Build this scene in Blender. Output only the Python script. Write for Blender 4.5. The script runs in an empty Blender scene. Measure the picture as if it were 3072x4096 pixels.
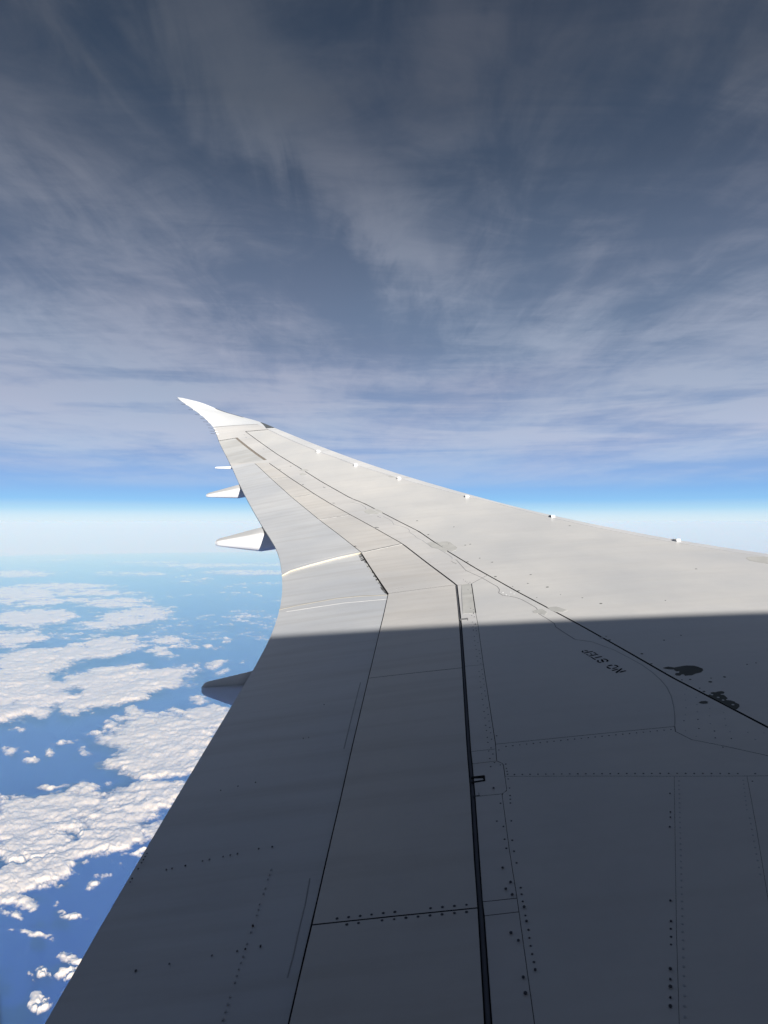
import bpy, math, random
import numpy as np
from mathutils import Vector
from mathutils.geometry import delaunay_2d_cdt
random.seed(7)
sc = bpy.context.scene
F = 2731.0                       # focal length in pixels of a 3072 x 4096 frame (24 mm on 36 mm)
CU, CV = 1536.0, 2086.0        # eye level sits a little under the middle of the frame
TL = (CV-2048.0)/F

# ------------------------------------------------------------------ camera
cam_d = bpy.data.cameras.new('camera'); cam = bpy.data.objects.new('camera', cam_d)
sc.collection.objects.link(cam); sc.camera = cam
cam_d.sensor_fit = 'VERTICAL'; cam_d.sensor_height = 36.0; cam_d.sensor_width = 27.0; cam_d.lens = 24.0
cam.location = (0, 0, 0); cam.rotation_euler = (math.radians(90), 0, 0)
cam_d.shift_y = (CV-2048.0)/4096.0; cam_d.clip_start = 0.01; cam_d.clip_end = 3e6
cam_d.dof.use_dof = True; cam_d.dof.focus_distance = 11.0; cam_d.dof.aperture_fstop = 7.0
# ------------------------------------------------------------------ light
SUN_YZ, SUN_FWD = math.radians(21.3), math.radians(27)     # height over the fuselage in section; swing towards the nose
sd = Vector((math.sin(SUN_FWD), -math.cos(SUN_FWD), math.tan(SUN_YZ)*math.cos(SUN_FWD))).normalized()
sun_d = bpy.data.lights.new('sun', 'SUN'); sun = bpy.data.objects.new('sun', sun_d)
sc.collection.objects.link(sun)
sun_d.energy = 5.0; sun_d.angle = math.radians(0.75); sun_d.color = (1.0, 0.985, 0.965)
sun.rotation_euler = (-sd).to_track_quat('-Z', 'Y').to_euler()
sun_el = math.asin(sd.z); sun_az = math.atan2(sd.x, sd.y)

W = bpy.data.worlds.new('World'); sc.world = W; W.use_nodes = True
nt = W.node_tree; N = nt.nodes; L = nt.links
for n in list(N): N.remove(n)
out = N.new('ShaderNodeOutputWorld'); bg = N.new('ShaderNodeBackground'); L.new(bg.outputs[0], out.inputs[0])
sky = N.new('ShaderNodeTexSky'); sky.sky_type = 'NISHITA'; sky.sun_disc = False
sky.sun_elevation = sun_el; sky.sun_rotation = sun_az; sky.altitude = 9000; sky.air_density = 1.0; sky.dust_density = 0.6; sky.ozone_density = 1.5
bg.inputs['Strength'].default_value = 0.10
def nmath(op, a, b=None, c=None, clamp=False, nodes=None, links=None):
    nodes = nodes or N; links = links or L
    n = nodes.new('ShaderNodeMath'); n.operation = op; n.use_clamp = clamp
    for i, q in enumerate((a, b, c)):
        if q is None: continue
        if isinstance(q, (int, float)): n.inputs[i].default_value = q
        else: links.new(q, n.inputs[i])
    return n.outputs[0]
def mixc(fac, a, b, blend='MIX', nodes=None, links=None):
    nodes = nodes or N; links = links or L
    n = nodes.new('ShaderNodeMix'); n.data_type = 'RGBA'; n.blend_type = blend
    for i, q in ((0, fac), (6, a), (7, b)):
        if isinstance(q, (int, float)): n.inputs[i].default_value = q
        elif isinstance(q, tuple): n.inputs[i].default_value = (*q[:3], 1)
        else: links.new(q, n.inputs[i])
    return n.outputs[2]
def ramp(fac, stops, nodes=None, links=None, interp='LINEAR'):
    nodes = nodes or N; links = links or L
    n = nodes.new('ShaderNodeValToRGB'); r = n.color_ramp; r.interpolation = interp
    while len(r.elements) < len(stops): r.elements.new(0.5)
    for e, (p, c) in zip(r.elements, stops):
        e.position = p; e.color = (*c, 1) if isinstance(c, tuple) else (c, c, c, 1)
    links.new(fac, n.inputs[0]); return n.outputs[0]
def world_sky():
    tc = N.new('ShaderNodeTexCoord'); sep = N.new('ShaderNodeSeparateXYZ'); L.new(tc.outputs['Generated'], sep.inputs[0])
    z = nmath('MAXIMUM', sep.outputs[2], 0.0)
    # clear air: sky model, tinted towards the deep blue seen from cruising height and white at the horizon
    clear = mixc(1.0, sky.outputs[0], ramp(z, [(0.0, (1.0, 1.0, 1.0)), (0.5, (1.0, 1.0, 1.0))]), 'MULTIPLY')
    clear = mixc(0.96, clear, ramp(z, CLEAR_RAMP))
    # cirrus sheet above the aircraft: noise laid out on a level plane overhead
    den = nmath('ADD', z, 0.07)
    px = nmath('DIVIDE', sep.outputs[0], den); py = nmath('DIVIDE', sep.outputs[1], den)
    cb = N.new('ShaderNodeCombineXYZ'); L.new(px, cb.inputs[0]); L.new(py, cb.inputs[1])
    def layer(rot, sx, sy, scale, detail, rough, dist, off):
        m = N.new('ShaderNodeMapping'); L.new(cb.outputs[0], m.inputs[0])
        m.inputs['Rotation'].default_value = (0, 0, math.radians(rot)); m.inputs['Scale'].default_value = (sx, sy, 1)
        m.inputs['Location'].default_value = off
        n = N.new('ShaderNodeTexNoise'); L.new(m.outputs[0], n.inputs[0])
        n.inputs['Scale'].default_value = scale; n.inputs['Detail'].default_value = detail
        n.inputs['Roughness'].default_value = rough; n.inputs['Distortion'].default_value = dist
        return n.outputs[0]
    a = layer(24, 1.5, 0.45, 1.0, 5, 0.48, 0.55, (3.1, 1.7, 0))
    b = layer(-12, 0.55, 0.35, 1.0, 4, 0.5, 0.4, (7.3, -2.2, 0))
    c = layer(24, 5.0, 1.3, 1.0, 4, 0.6, 0.9, (0.4, 5.2, 0))
    s = nmath('ADD', nmath('MULTIPLY', a, 0.46), nmath('ADD', nmath('MULTIPLY', b, 0.40), nmath('MULTIPLY', c, 0.14)))
    # long soft rolls of the sheet, and a level veil low over the horizon
    wv = nmath('MULTIPLY', nmath('SUBTRACT', nmath('ADD', nmath('MULTIPLY', a, .45), nmath('ADD', nmath('MULTIPLY', c, .35), nmath('MULTIPLY', b, .35))), .57), 1.1)
    ac = nmath('ADD', nmath('SUBTRACT', nmath('MULTIPLY', px, .92), nmath('MULTIPLY', py, .39)), wv)
    roll = ramp(nmath('MULTIPLY_ADD', ac, .25, .5), [(0.12, .5), (0.18, .60), (0.232, .34), (0.256, .36), (0.295, .80), (0.33, .58), (0.375, .26), (0.43, .50), (0.485, .32), (0.55, .55), (0.66, .38), (0.8, .6)], interp='B_SPLINE')
    rollw = nmath('MULTIPLY', nmath('SUBTRACT', roll, .5), ramp(z, [(0.20, 0.0), (0.40, .30)]))
    fine = layer(18, 4.2, 2.0, 1.0, 6, 0.66, 1.3, (11.4, 3.2, 5)); fine2 = layer(-28, 2.0, 4.6, 1.0, 6, 0.66, 1.0, (1.4, 13.2, 8))
    cb2 = N.new('ShaderNodeCombineXYZ'); L.new(nmath('MULTIPLY', nmath('ARCTAN2', sep.outputs[0], sep.outputs[1]), 1.6), cb2.inputs[0]); L.new(nmath('MULTIPLY', z, 17.0), cb2.inputs[1])
    vn = N.new('ShaderNodeTexNoise'); L.new(cb2.outputs[0], vn.inputs[0]); vn.inputs['Scale'].default_value = 1.35; vn.inputs['Detail'].default_value = 6; vn.inputs['Roughness'].default_value = .6; vn.inputs['Distortion'].default_value = .5
    s = nmath('ADD', nmath('MULTIPLY', s, .72), nmath('ADD', nmath('MULTIPLY', fine, .15), nmath('MULTIPLY', fine2, .13)))
    s = nmath('ADD', s, rollw)
    lowm = ramp(z, [(0.14, 1.0), (0.30, 0.0)])
    s = nmath('ADD', nmath('MULTIPLY', s, nmath('SUBTRACT', 1.0, nmath('MULTIPLY', lowm, .55))), nmath('MULTIPLY', nmath('MULTIPLY', vn.outputs[0], lowm), .60))
    dens = ramp(s, [(0.405, 0.0), (0.585, 1.0)], interp='EASE')
    edge = ramp(z, [(0.0, 0.0), (0.017, 0.0), (0.024, 0.22), (0.031, 0.0), (0.045, 0.12), (0.058, 0.55), (0.085, 0.9), (0.13, 1.0)])
    dens = nmath('MULTIPLY', nmath('ADD', nmath('MULTIPLY', dens, 0.80), ramp(z, [(0.06, .16), (0.12, .20), (0.2, .30), (0.3, .30), (0.5, .15)])), edge, clamp=True)
    ccol = ramp(z, CIRRUS_RAMP)
    n = mixc(dens, clear, ccol)
    # warm-cool drift in the sheet
    d2 = layer(40, 0.8, 0.6, 1.0, 2, 0.5, 0.2, (-4.1, 9.2, 3))
    tint = ramp(d2, [(0.35, (0.95, 1.0, 1.03)), (0.65, (1.045, 0.985, 1.0))])
    n = mixc(nmath('MULTIPLY', edge, 0.6), n, mixc(1.0, n, tint, 'MULTIPLY'))
    L.new(n, bg.inputs['Color'])
K = 6.2   # ramps hold radiance in picture units; the Background strength is 0.1
def kk(r, g, b): return (r*K, g*K, b*K)
CLEAR_RAMP = [(0.0, kk(.71, .84, .91)), (0.010, kk(.62, .80, .92)), (0.019, kk(.42, .70, .91)), (0.029, kk(.28, .57, .90)), (0.047, kk(.23, .47, .84)), (0.065, kk(.24, .43, .77)), (0.12, kk(.21, .33, .57)),
              (0.25, kk(0.10, 0.165, 0.285)), (0.45, kk(0.042, 0.070, 0.122)), (0.62, kk(0.02, 0.037, 0.068)), (1.0, kk(0.02, 0.035, 0.07))]
CIRRUS_RAMP = [(0.0, kk(0.60, 0.75, 0.88)), (0.07, kk(0.44, 0.56, 0.78)), (0.11, kk(0.47, 0.545, 0.71)), (0.17, kk(0.40, 0.46, 0.60)), (0.27, kk(0.295, 0.345, 0.455)), (0.4, kk(0.19, 0.22, 0.29)),
               (0.52, kk(0.098, 0.115, 0.152)), (0.65, kk(0.075, 0.088, 0.12)), (1.0, kk(0.06, 0.07, 0.09))]
world_sky()
vs = sc.view_settings; vs.view_transform = 'Standard'; vs.look = 'None'; vs.exposure = 0.68; vs.gamma = 1.0; vs.use_curve_mapping = False
cy = sc.cycles
cy.use_denoising = True; cy.max_bounces = 5; cy.diffuse_bounces = 3; cy.glossy_bounces = 2; cy.volume_bounces = 1
cy.transparent_max_bounces = 12; cy.sample_clamp_indirect = 4.0

# ------------------------------------------------------------------ helpers
COL = sc.collection
def setp(o, label=None, cat=None, group=None, kind=None):
    if label: o['label'] = label
    if cat: o['category'] = cat
    if group: o['group'] = group
    if kind: o['kind'] = kind
    return o
def mesh_obj(name, verts, faces, mat=None, parent=None, smooth=True, mats=None, midx=None):
    me = bpy.data.meshes.new(name); me.from_pydata([tuple(map(float, v)) for v in verts], [], faces); me.update()
    o = bpy.data.objects.new(name, me); COL.objects.link(o)
    for m in (mats or ([mat] if mat else [])): me.materials.append(m)
    if midx is not None: me.polygons.foreach_set('material_index', midx)
    if smooth: me.polygons.foreach_set('use_smooth', [True]*len(me.polygons))
    if parent: o.parent = parent
    return o
def empty(name, loc=(0, 0, 0)):
    o = bpy.data.objects.new(name, None); COL.objects.link(o); o.location = loc; o.empty_display_size = 0.3; return o

# ------------------------------------------------------------------ materials
def paint(name, col, rough=0.33, var=0.065, streak=0.06, warm=(1.02, 1.0, 0.97), spec=0.5, dirt=0.0, bump=0.008, metal=0.0):
    m = bpy.data.materials.new(name); m.use_nodes = True
    n = m.node_tree.nodes; l = m.node_tree.links; b = n['Principled BSDF']
    tc = n.new('ShaderNodeTexCoord')
    def nz(scale, sx, sy, detail, rough_=0.55, rot=0.0, off=0.0):
        mp = n.new('ShaderNodeMapping'); l.new(tc.outputs['Object'], mp.inputs[0])
        mp.inputs['Scale'].default_value = (sx, sy, 1.0); mp.inputs['Rotation'].default_value = (0, 0, rot); mp.inputs['Location'].default_value = (off, off*.7, 0)
        t = n.new('ShaderNodeTexNoise'); l.new(mp.outputs[0], t.inputs[0]); t.inputs['Scale'].default_value = scale
        t.inputs['Detail'].default_value = detail; t.inputs['Roughness'].default_value = rough_; return t.outputs[0]
    big = nz(0.6, 1, 1, 6, 0.6); fine = nz(9, 1, 1, 5, 0.7, off=3); st = nz(1.0, 0.5, 6.5, 5, 0.55, rot=math.radians(-4), off=5)
    base = tuple(col)
    c = mixc(ramp(big, [(0.35, 0.0), (0.7, 1.0)], n, l), tuple(x*(1-var) for x in base), tuple(min(x*(1+var)*w, 1) for x, w in zip(base, warm)), nodes=n, links=l)
    c = mixc(nmath('MULTIPLY', ramp(st, [(0.45, 0.0), (0.75, 1.0)], n, l), streak*4, nodes=n, links=l), c, tuple(x*0.66*w for x, w in zip(base, (1.05, 0.99, 0.90))), nodes=n, links=l)
    c = mixc(nmath('MULTIPLY', ramp(fine, [(0.45, 0.0), (0.8, 1.0)], n, l), 0.10+dirt, nodes=n, links=l), c, tuple(x*0.72 for x in base), nodes=n, links=l)
    l.new(c, b.inputs['Base Color'])
    l.new(nmath('ADD', nmath('MULTIPLY', big, 0.25, nodes=n, links=l), rough-0.12, nodes=n, links=l), b.inputs['Roughness'])
    b.inputs['Specular IOR Level'].default_value = spec; b.inputs['Metallic'].default_value = metal
    if bump:
        bp = n.new('ShaderNodeBump'); bp.inputs['Strength'].default_value = bump*4; bp.inputs['Distance'].default_value = 0.01
        l.new(nz(2.2, 1, 0.6, 2), bp.inputs['Height']); l.new(bp.outputs[0], b.inputs['Normal'])
    return m
def plain(name, col, rough=0.6, spec=0.3, metal=0.0):
    m = bpy.data.materials.new(name); m.use_nodes = True; n = m.node_tree.nodes; l = m.node_tree.links; b = n['Principled BSDF']
    tc = n.new('ShaderNodeTexCoord'); t = n.new('ShaderNodeTexNoise'); l.new(tc.outputs['Object'], t.inputs[0]); t.inputs['Scale'].default_value = 7; t.inputs['Detail'].default_value = 4
    l.new(mixc(t.outputs[0], tuple(x*0.8 for x in col), tuple(min(1, x*1.2) for x in col), nodes=n, links=l), b.inputs['Base Color'])
    b.inputs['Roughness'].default_value = rough; b.inputs['Specular IOR Level'].default_value = spec; b.inputs['Metallic'].default_value = metal
    return m
M_SKIN = paint('wing_skin_paint', (0.66, 0.64, 0.605), streak=0.035, var=0.06, dirt=.04)
M_FIX = paint('fixed_panel_paint', (0.665, 0.64, 0.605), streak=0.07, dirt=.05)
M_FLAP = paint('flap_paint', (0.625, 0.625, 0.62), streak=0.11)
M_SPOIL = paint('spoiler_paint', (0.665, 0.63, 0.58), streak=0.10, dirt=.05)
M_AIL = paint('aileron_paint', (0.60, 0.59, 0.56), streak=0.14, dirt=0.08)
M_TIP = paint('wing_tip_paint', (0.70, 0.70, 0.69), rough=0.36, streak=0.02, var=0.03)
M_SLAT = paint('slat_paint', (0.67, 0.66, 0.645), rough=0.36, streak=0.05)
M_WHITE = paint('white_paint', (0.74, 0.73, 0.70), rough=0.35, streak=0.015, var=0.02, bump=0)
M_POD = paint('fairing_paint', (0.58, 0.57, 0.55), rough=0.4, streak=0.02, var=0.03, bump=0.0)
M_LOW = paint('underside_paint', (0.42, 0.42, 0.42), streak=0.05)
M_DARK = plain('gap_dark', (0.022, 0.022, 0.024), 0.8, 0.1)
M_COVE = plain('cove_grey', (0.23, 0.23, 0.245), 0.7, 0.2)
M_BLACK = plain('black_stencil', (0.008, 0.008, 0.009), 0.7, 0.1)
M_DOT = plain('fastener_dark', (0.07, 0.073, 0.085), 0.6, 0.2)
M_DOTF = plain('fastener_faint', (0.46, 0.46, 0.46), 0.55, 0.3)
M_DOTW = plain('fastener_light', (0.66, 0.66, 0.64), 0.5, 0.3)
M_CHIP = plain('bare_composite', (0.11, 0.115, 0.10), 0.7, 0.15)
M_PATCH = plain('repair_patch', (0.50, 0.485, 0.445), 0.55, 0.3)
M_SEAL = plain('sealant_grey', (0.38, 0.375, 0.37), 0.6, 0.2)
M_SEALD = plain('sealant_dark', (0.2, 0.195, 0.19), 0.6, 0.2)
M_SEAL_LITEDGE = plain('sealant_lit_edge_white', (0.64, 0.62, 0.58), 0.5, 0.2)  # white sealant, and the sunlit edges painted in at spoiler joints
M_CREAM = plain('lit_edge_cream', (0.54, 0.48, 0.37), 0.5, 0.3)  # flap end walls, and the strip that paints in their sunlit look
M_BROWN = plain('hinge_grease_brown', (0.24, 0.205, 0.165), 0.7, 0.2)
M_LENS = plain('light_lens', (0.12, 0.125, 0.12), 0.25, 0.6)
M_FUS = paint('fuselage_paint', (0.045, 0.06, 0.12), rough=0.3, streak=0.0)  # unseen side kept dark navy so less light bounces onto the inner wing
M_LINER = plain('cabin_liner', (0.20, 0.22, 0.26), 0.8, 0.1)

# ------------------------------------------------------------------ wing surface
def hermite(xs, ys):
    xs = np.array(xs, float); ys = np.array(ys, float); h = np.diff(xs); d = np.diff(ys)/h
    m = np.empty_like(ys); m[1:-1] = (d[:-1]*h[1:]+d[1:]*h[:-1])/(h[1:]+h[:-1]); m[0] = d[0]; m[-1] = d[-1]
    def f(q):
        q = np.asarray(q, float); i = np.clip(np.searchsorted(xs, q)-1, 0, len(xs)-2); t = (q-xs[i])/h[i]
        r = ((2*t**3-3*t**2+1)*ys[i]+(t**3-2*t*t+t)*h[i]*m[i]+(-2*t**3+3*t*t)*ys[i+1]+(t**3-t*t)*h[i]*m[i+1])
        r = np.where(q < xs[0], ys[0]+m[0]*(q-xs[0]), r); return np.where(q > xs[-1], ys[-1]+m[-1]*(q-xs[-1]), r)
    return f
YT = [2.62, 3.35, 4.59, 5.84, 6.9, 7.93, 8.92, 10.06, 10.88, 11.98, 12.64, 13.45, 14.65, 16.05, 17.45, 19.06, 21.16, 22.13, 23.28, 24.16, 25.13, 25.83, 26.23, 26.67, 27.15, 27.73, 28.38, 28.89, 29.2]
XT = [-1.307, -1.315, -1.312, -1.299, -1.287, -1.304, -1.371, -1.506, -1.634, -1.843, -2.0, -2.236, -2.617, -3.062, -3.513, -4.04, -4.735, -5.081, -5.515, -5.847, -6.192, -6.478, -6.695, -6.952, -7.268, -7.696, -8.22, -8.631, -8.841]
YL = [0, 2, 5, 8, 11, 13, 16, 19, 22, 24.5, 26.5, 27.5, 28.2, 28.8, 29.25]
XL = [9.9, 9.0, 7.75, 6.15, 4.35, 3.15, 1.35, -.45, -2.25, -3.75, -5.0, -5.9, -6.75, -7.8, -8.8]
ZL = [-1.45, -1.32, -1.0, -.73, -0.388, -0.058, 0.586, 1.335, 2.183, 2.939, 3.55, 3.881, 4.192, 4.639, 4.926]
ZL = [z+TL*y for z, y in zip(ZL, YL)]
x_te = hermite(YT, XT); x_le = hermite(YL, XL); z_le = hermite(YL, ZL)
z_te = lambda Y: -2.2+(.09+TL)*Y+1.8e-4*np.maximum(Y, 0)**3
def chord(Y): return np.maximum(x_le(Y)-x_te(Y), .02)
def S(x, Y):
    a = x_te(Y); c = chord(Y); p = np.clip((x-a)/c, -.05, 1.0); zt = z_te(Y)
    return zt+(z_le(Y)-zt)*p+.07*np.clip((29.2-Y)/6, 0, 1)*c*p*(1-p)
def Snorm(x, Y):
    e = .01; dx = (S(x+e, Y)-S(x-e, Y))/(2*e); dy = (S(x, Y+e)-S(x, Y-e))/(2*e)
    n = np.stack([-dx, -dy, np.ones_like(dx)], -1); return n/np.linalg.norm(n, axis=-1, keepdims=True)
_Y = np.linspace(.8, 29.25, 16000)
_XT = x_te(_Y); _XL = x_le(_Y)
def U(u, v):
    """where the sight line through (u, v) meets the wing's upper surface: (x, y)"""
    x = (u-CU)/F*_Y; g = S(x, _Y)+(v-CV)/F*_Y
    ok = (x <= _XL+.05) & (x >= _XT-.05); k = np.where((g >= 0) & ok)[0]
    if len(k): k = k[0]
    else: k = int(np.where(ok, np.abs(g)/_Y, 9).argmin())
    return float(x[k]), float(_Y[k])
def line(pts, step=25, close=False):
    res = []
    pts = list(pts)+([pts[0]] if close else [])
    for (a, b), (c, d) in zip(pts[:-1], pts[1:]):
        n = max(1, int(math.hypot(c-a, d-b)/step))
        for i in range(n): res.append(U(a+(c-a)*i/n, b+(d-b)*i/n))
    if not close: res.append(U(*pts[-1]))
    return res
def Z(pts, ox, oy, s): return [(ox+a/s, oy+b/s) for a, b in pts]     # reading of an enlarged view
def curve_f(pts, ext=None):
    q = line(pts); q.sort(key=lambda t: t[1]); ys = np.array([t[1] for t in q]); xs = np.array([t[0] for t in q])
    keep = np.concatenate([[True], np.diff(ys) > 1e-3]); ys = ys[keep]; xs = xs[keep]
    s0 = (xs[3]-xs[0])/(ys[3]-ys[0]); s1 = (xs[-1]-xs[-4])/(ys[-1]-ys[-4])
    def f(Y):
        Y = np.asarray(Y, float); r = np.interp(Y, ys, xs)
        return np.where(Y < ys[0], xs[0]+s0*(Y-ys[0]), np.where(Y > ys[-1], xs[-1]+s1*(Y-ys[-1]), r))
    f.y0 = ys[0]; f.y1 = ys[-1]; return f
L1 = curve_f([(1075, 1853.5), (1154.5, 1910), (1256, 1977), (1323, 2018), (1401, 2061), (1491, 2110.5), (1607.6, 2176.7), (1705, 2252.6), (1822, 2340.5), (1830, 2415), (1838, 2500), (1849, 2672), (1869, 3007), (1879, 3110), (1896, 3400), (1908, 3612), (1913, 3638), (1940, 4096)])
L2 = curve_f([(1018.5, 1854), (1087, 1918.5), (1167, 1991), (1275, 2080), (1352.6, 2138.7), (1445, 2212), (1488, 2280), (1553, 2376), (1534, 2464), (1515, 2540), (1473, 2715.5), (1405, 3004), (1365, 3186), (1315, 3400), (1246, 3706), (1217, 3822), (1155.5, 4096)])
L3 = curve_f([(981, 1726), (1034, 1765), (1106, 1816), (1193, 1869), (1285, 1927), (1400, 1992), (1456, 2014), (1597, 2087), (1673, 2125), (1787, 2204), (1900, 2273), (2068, 2367.7), (2298, 2490), (2490, 2598), (2682, 2709), (2873, 2808.6), (3042, 2897)])
M1 = curve_f([(1886, 2335), (1903, 2452), (1912, 2500), (1933.5, 2659), (1982, 2976), (1986.6, 3044), (2013, 3056), (2028, 3163), (2008.5, 3176), (2038, 3400), (2070.5, 3605), (2139, 4096)])
_l4 = [(1075, 1719), (1120, 1741), (1181, 1768), (1241, 1792), (1274, 1806), (1346, 1831), (1422, 1860), (1500, 1882.6), (1595, 1913), (1725, 1948), (1866, 1984.5), (2000, 2017)]
_q = [U(*p) for p in _l4]; _ly = [t[1] for t in _q][::-1]; _lp = [(t[0]-float(x_te(t[1])))/float(chord(t[1])) for t in _q][::-1]
def L4(Y):
    Y = np.asarray(Y, float); p = np.interp(Y, [0, 12]+_ly, [.955, .968]+_lp); return x_te(Y)+np.minimum(p, .985)*chord(Y)
def along(f, a, b, step=.3):
    n = max(2, int(abs(b-a)/step)+1); return [(float(f(y)), float(y)) for y in np.linspace(a, b, n)]
def seg(a, b, step=.3):
    n = max(1, int(math.dist(a, b)/step)); return [(a[0]+(b[0]-a[0])*i/n, a[1]+(b[1]-a[1])*i/n) for i in range(n)]+[b]

def inside(P, poly):
    x, y = P[:, 0], P[:, 1]; r = np.zeros(len(P), bool); q = np.array(poly); j = len(q)-1
    for i in range(len(q)):
        xi, yi = q[i]; xj, yj = q[j]
        if yi != yj:
            c = ((yi > y) != (yj > y)) & (x < (xj-xi)*(y-yi)/(yj-yi)+xi); r ^= c
        j = i
    return r
def clean(poly):
    r = []
    for p in poly:
        if not r or math.dist(p, r[-1]) > 2e-3: r.append(p)
    if math.dist(r[0], r[-1]) < 2e-3: r.pop()
    return r
def area(poly):
    q = np.array(poly); return .5*float(np.sum(q[:, 0]*np.roll(q[:, 1], -1)-np.roll(q[:, 0], -1)*q[:, 1]))
def inset(poly, d):
    if d == 0: return poly
    q = np.array(poly); n = len(q); e = np.roll(q, -1, 0)-q; e /= np.linalg.norm(e, axis=1, keepdims=True)
    nr = np.stack([-e[:, 1], e[:, 0]], -1); pn = np.roll(nr, 1, 0); b = nr+pn; bl = np.maximum((b*nr).sum(1), .35)
    return [tuple(t) for t in (q+b*(d/bl)[:, None])]
def patch(name, poly, mat, parent, gap=.006, dz=0.0, thick=.03, grid=.35, side='dark', label=None, kind=None):
    """a panel: outline in plan, top follows the wing surface, walls go down by thick"""
    side = M_DARK if side == "dark" else side
    poly = clean(poly)
    if area(poly) < 0: poly = poly[::-1]
    poly = inset(poly, gap/2)
    q = np.array(poly); lo = q.min(0); hi = q.max(0); g = grid
    gx, gy = np.meshgrid(np.arange(lo[0]+g/2, hi[0], g), np.arange(lo[1]+g/2, hi[1], g)); P = np.stack([gx.ravel(), gy.ravel()], -1)
    if len(P):
        P = P[inside(P, poly)]
        if len(P):
            a = q; b = np.roll(q, -1, 0); ab = b-a; L2_ = (ab**2).sum(1)
            t = np.clip(((P[:, None]-a)*ab).sum(-1)/L2_, 0, 1); dd = np.linalg.norm(P[:, None]-(a+ab*t[..., None]), axis=-1).min(1); P = P[dd > g*.3]
    vs_ = [Vector(p) for p in poly]+[Vector(map(float, p)) for p in P]
    V2, _, F2, *_ = delaunay_2d_cdt(vs_, [], [list(range(len(poly)))], 1, 1e-6)
    V2 = np.array([tuple(v) for v in V2]); F2 = [list(f) for f in F2]
    nb = len(poly)
    z = S(V2[:, 0], V2[:, 1])+dz; nt_ = len(V2)
    zb = S(q[:, 0], q[:, 1])+dz
    verts = [(*a, b) for a, b in zip(V2, z)]+[(*a, b) for a, b in zip(q, zb)]+[(*a, b-thick) for a, b in zip(q, zb)]
    faces = []
    for f in F2:
        p = V2[f]; ar = (p[1, 0]-p[0, 0])*(p[2, 1]-p[0, 1])-(p[1, 1]-p[0, 1])*(p[2, 0]-p[0, 0]); faces.append(f if ar > 0 else f[::-1])
    nf = len(faces)
    for i in range(nb):
        j = (i+1) % nb; faces.append([nt_+i, nt_+nb+i, nt_+nb+j, nt_+j])
    o = mesh_obj(name, verts, faces, parent=parent, mats=[mat]+([side] if side else []), midx=[0]*nf+([1 if side else 0]*nb), smooth=False)
    me = o.data
    me.polygons.foreach_set('use_smooth', [True]*nf+[False]*nb)
    nv = Snorm(V2[:, 0], V2[:, 1]); norms = [tuple(t) for t in nv]+[(0, 0, 0)]*(2*nb)
    me.normals_split_custom_set_from_vertices(norms)
    setp(o, label=label, kind=kind)
    return o
def decal(name, polys, mat, parent, h=.0015, label=None, kind=None, grid=.25, base=0.0):
    """thin raised film; several loose outlines may share one mesh"""
    verts, faces = [], []
    for poly in polys:
        poly = clean(poly)
        if area(poly) < 0: poly = poly[::-1]
        q = np.array(poly); V2, _, F2, *_ = delaunay_2d_cdt([Vector(p) for p in poly], [], [list(range(len(poly)))], 1, 1e-7)
        V2 = np.array([tuple(v) for v in V2]); o0 = len(verts); z = S(V2[:, 0], V2[:, 1])+h+base; zb = S(q[:, 0], q[:, 1])+base
        verts += [(*a, b) for a, b in zip(V2, z)]; nb = len(poly); o1 = len(verts)
        verts += [(*a, b+h) for a, b in zip(q, zb)]+[(*a, b-.002) for a, b in zip(q, zb)]
        for f in F2:
            f = list(f); p = V2[f]; ar = (p[1, 0]-p[0, 0])*(p[2, 1]-p[0, 1])-(p[1, 1]-p[0, 1])*(p[2, 0]-p[0, 0])
            f = f if ar > 0 else f[::-1]; faces.append([o0+k for k in f])
        for i in range(nb):
            j = (i+1) % nb; faces.append([o1+i, o1+nb+i, o1+nb+j, o1+j])
    o = mesh_obj(name, verts, faces, mat, parent, smooth=False); setp(o, label=label, kind=kind); return o
def ribbon(name, pts, w, mat, parent, h=.0012, label=None, base=0.0):
    q = np.array(clean(pts)); d = np.gradient(q, axis=0); d /= np.linalg.norm(d, axis=1, keepdims=True); n = np.stack([-d[:, 1], d[:, 0]], -1)
    verts, faces = [], []
    for k, (dw, dh) in enumerate(((-.5, -.002), (-.4, h), (.4, h), (.5, -.002))):
        r = q+n*w*dw; verts += [(*a, b) for a, b in zip(r, S(r[:, 0], r[:, 1])+dh+base)]
    m = len(q)
    for k in range(3):
        for i in range(m-1): faces.append([k*m+i, k*m+i+1, (k+1)*m+i+1, (k+1)*m+i][::-1])
    return setp(mesh_obj(name, verts, faces, mat, parent), label=label)
def discs(name, pts, mat, parent, r=.005, h=.0015, base=0.0, jitter=.25, seed=1):
    rnd = random.Random(seed); verts, faces = [], []
    for p in pts:
        x, y = p[:2]; rr = (p[2] if len(p) > 2 else r)*(1+rnd.uniform(-jitter, jitter)*.5); k0 = len(verts); nn = 8
        for i in range(nn):
            a = 2*math.pi*i/nn; verts.append((x+rr*math.cos(a), y+rr*math.sin(a)))
        for i in range(nn):
            a = 2*math.pi*i/nn; verts.append((x+rr*1.05*math.cos(a), y+rr*1.05*math.sin(a)))
        faces.append([k0+i for i in range(nn)])
        for i in range(nn): faces.append([k0+i, k0+nn+i, k0+nn+(i+1) % nn, k0+(i+1) % nn])
    q = np.array(verts); z = S(q[:, 0], q[:, 1])+base
    top = (np.arange(len(q))//8) % 2 == 0
    z = z+np.where(top, h, -.002)
    o = mesh_obj(name, [(*a, b) for a, b in zip(q, z)], faces, mat, parent, smooth=False); setp(o, kind='stuff'); return o

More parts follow.
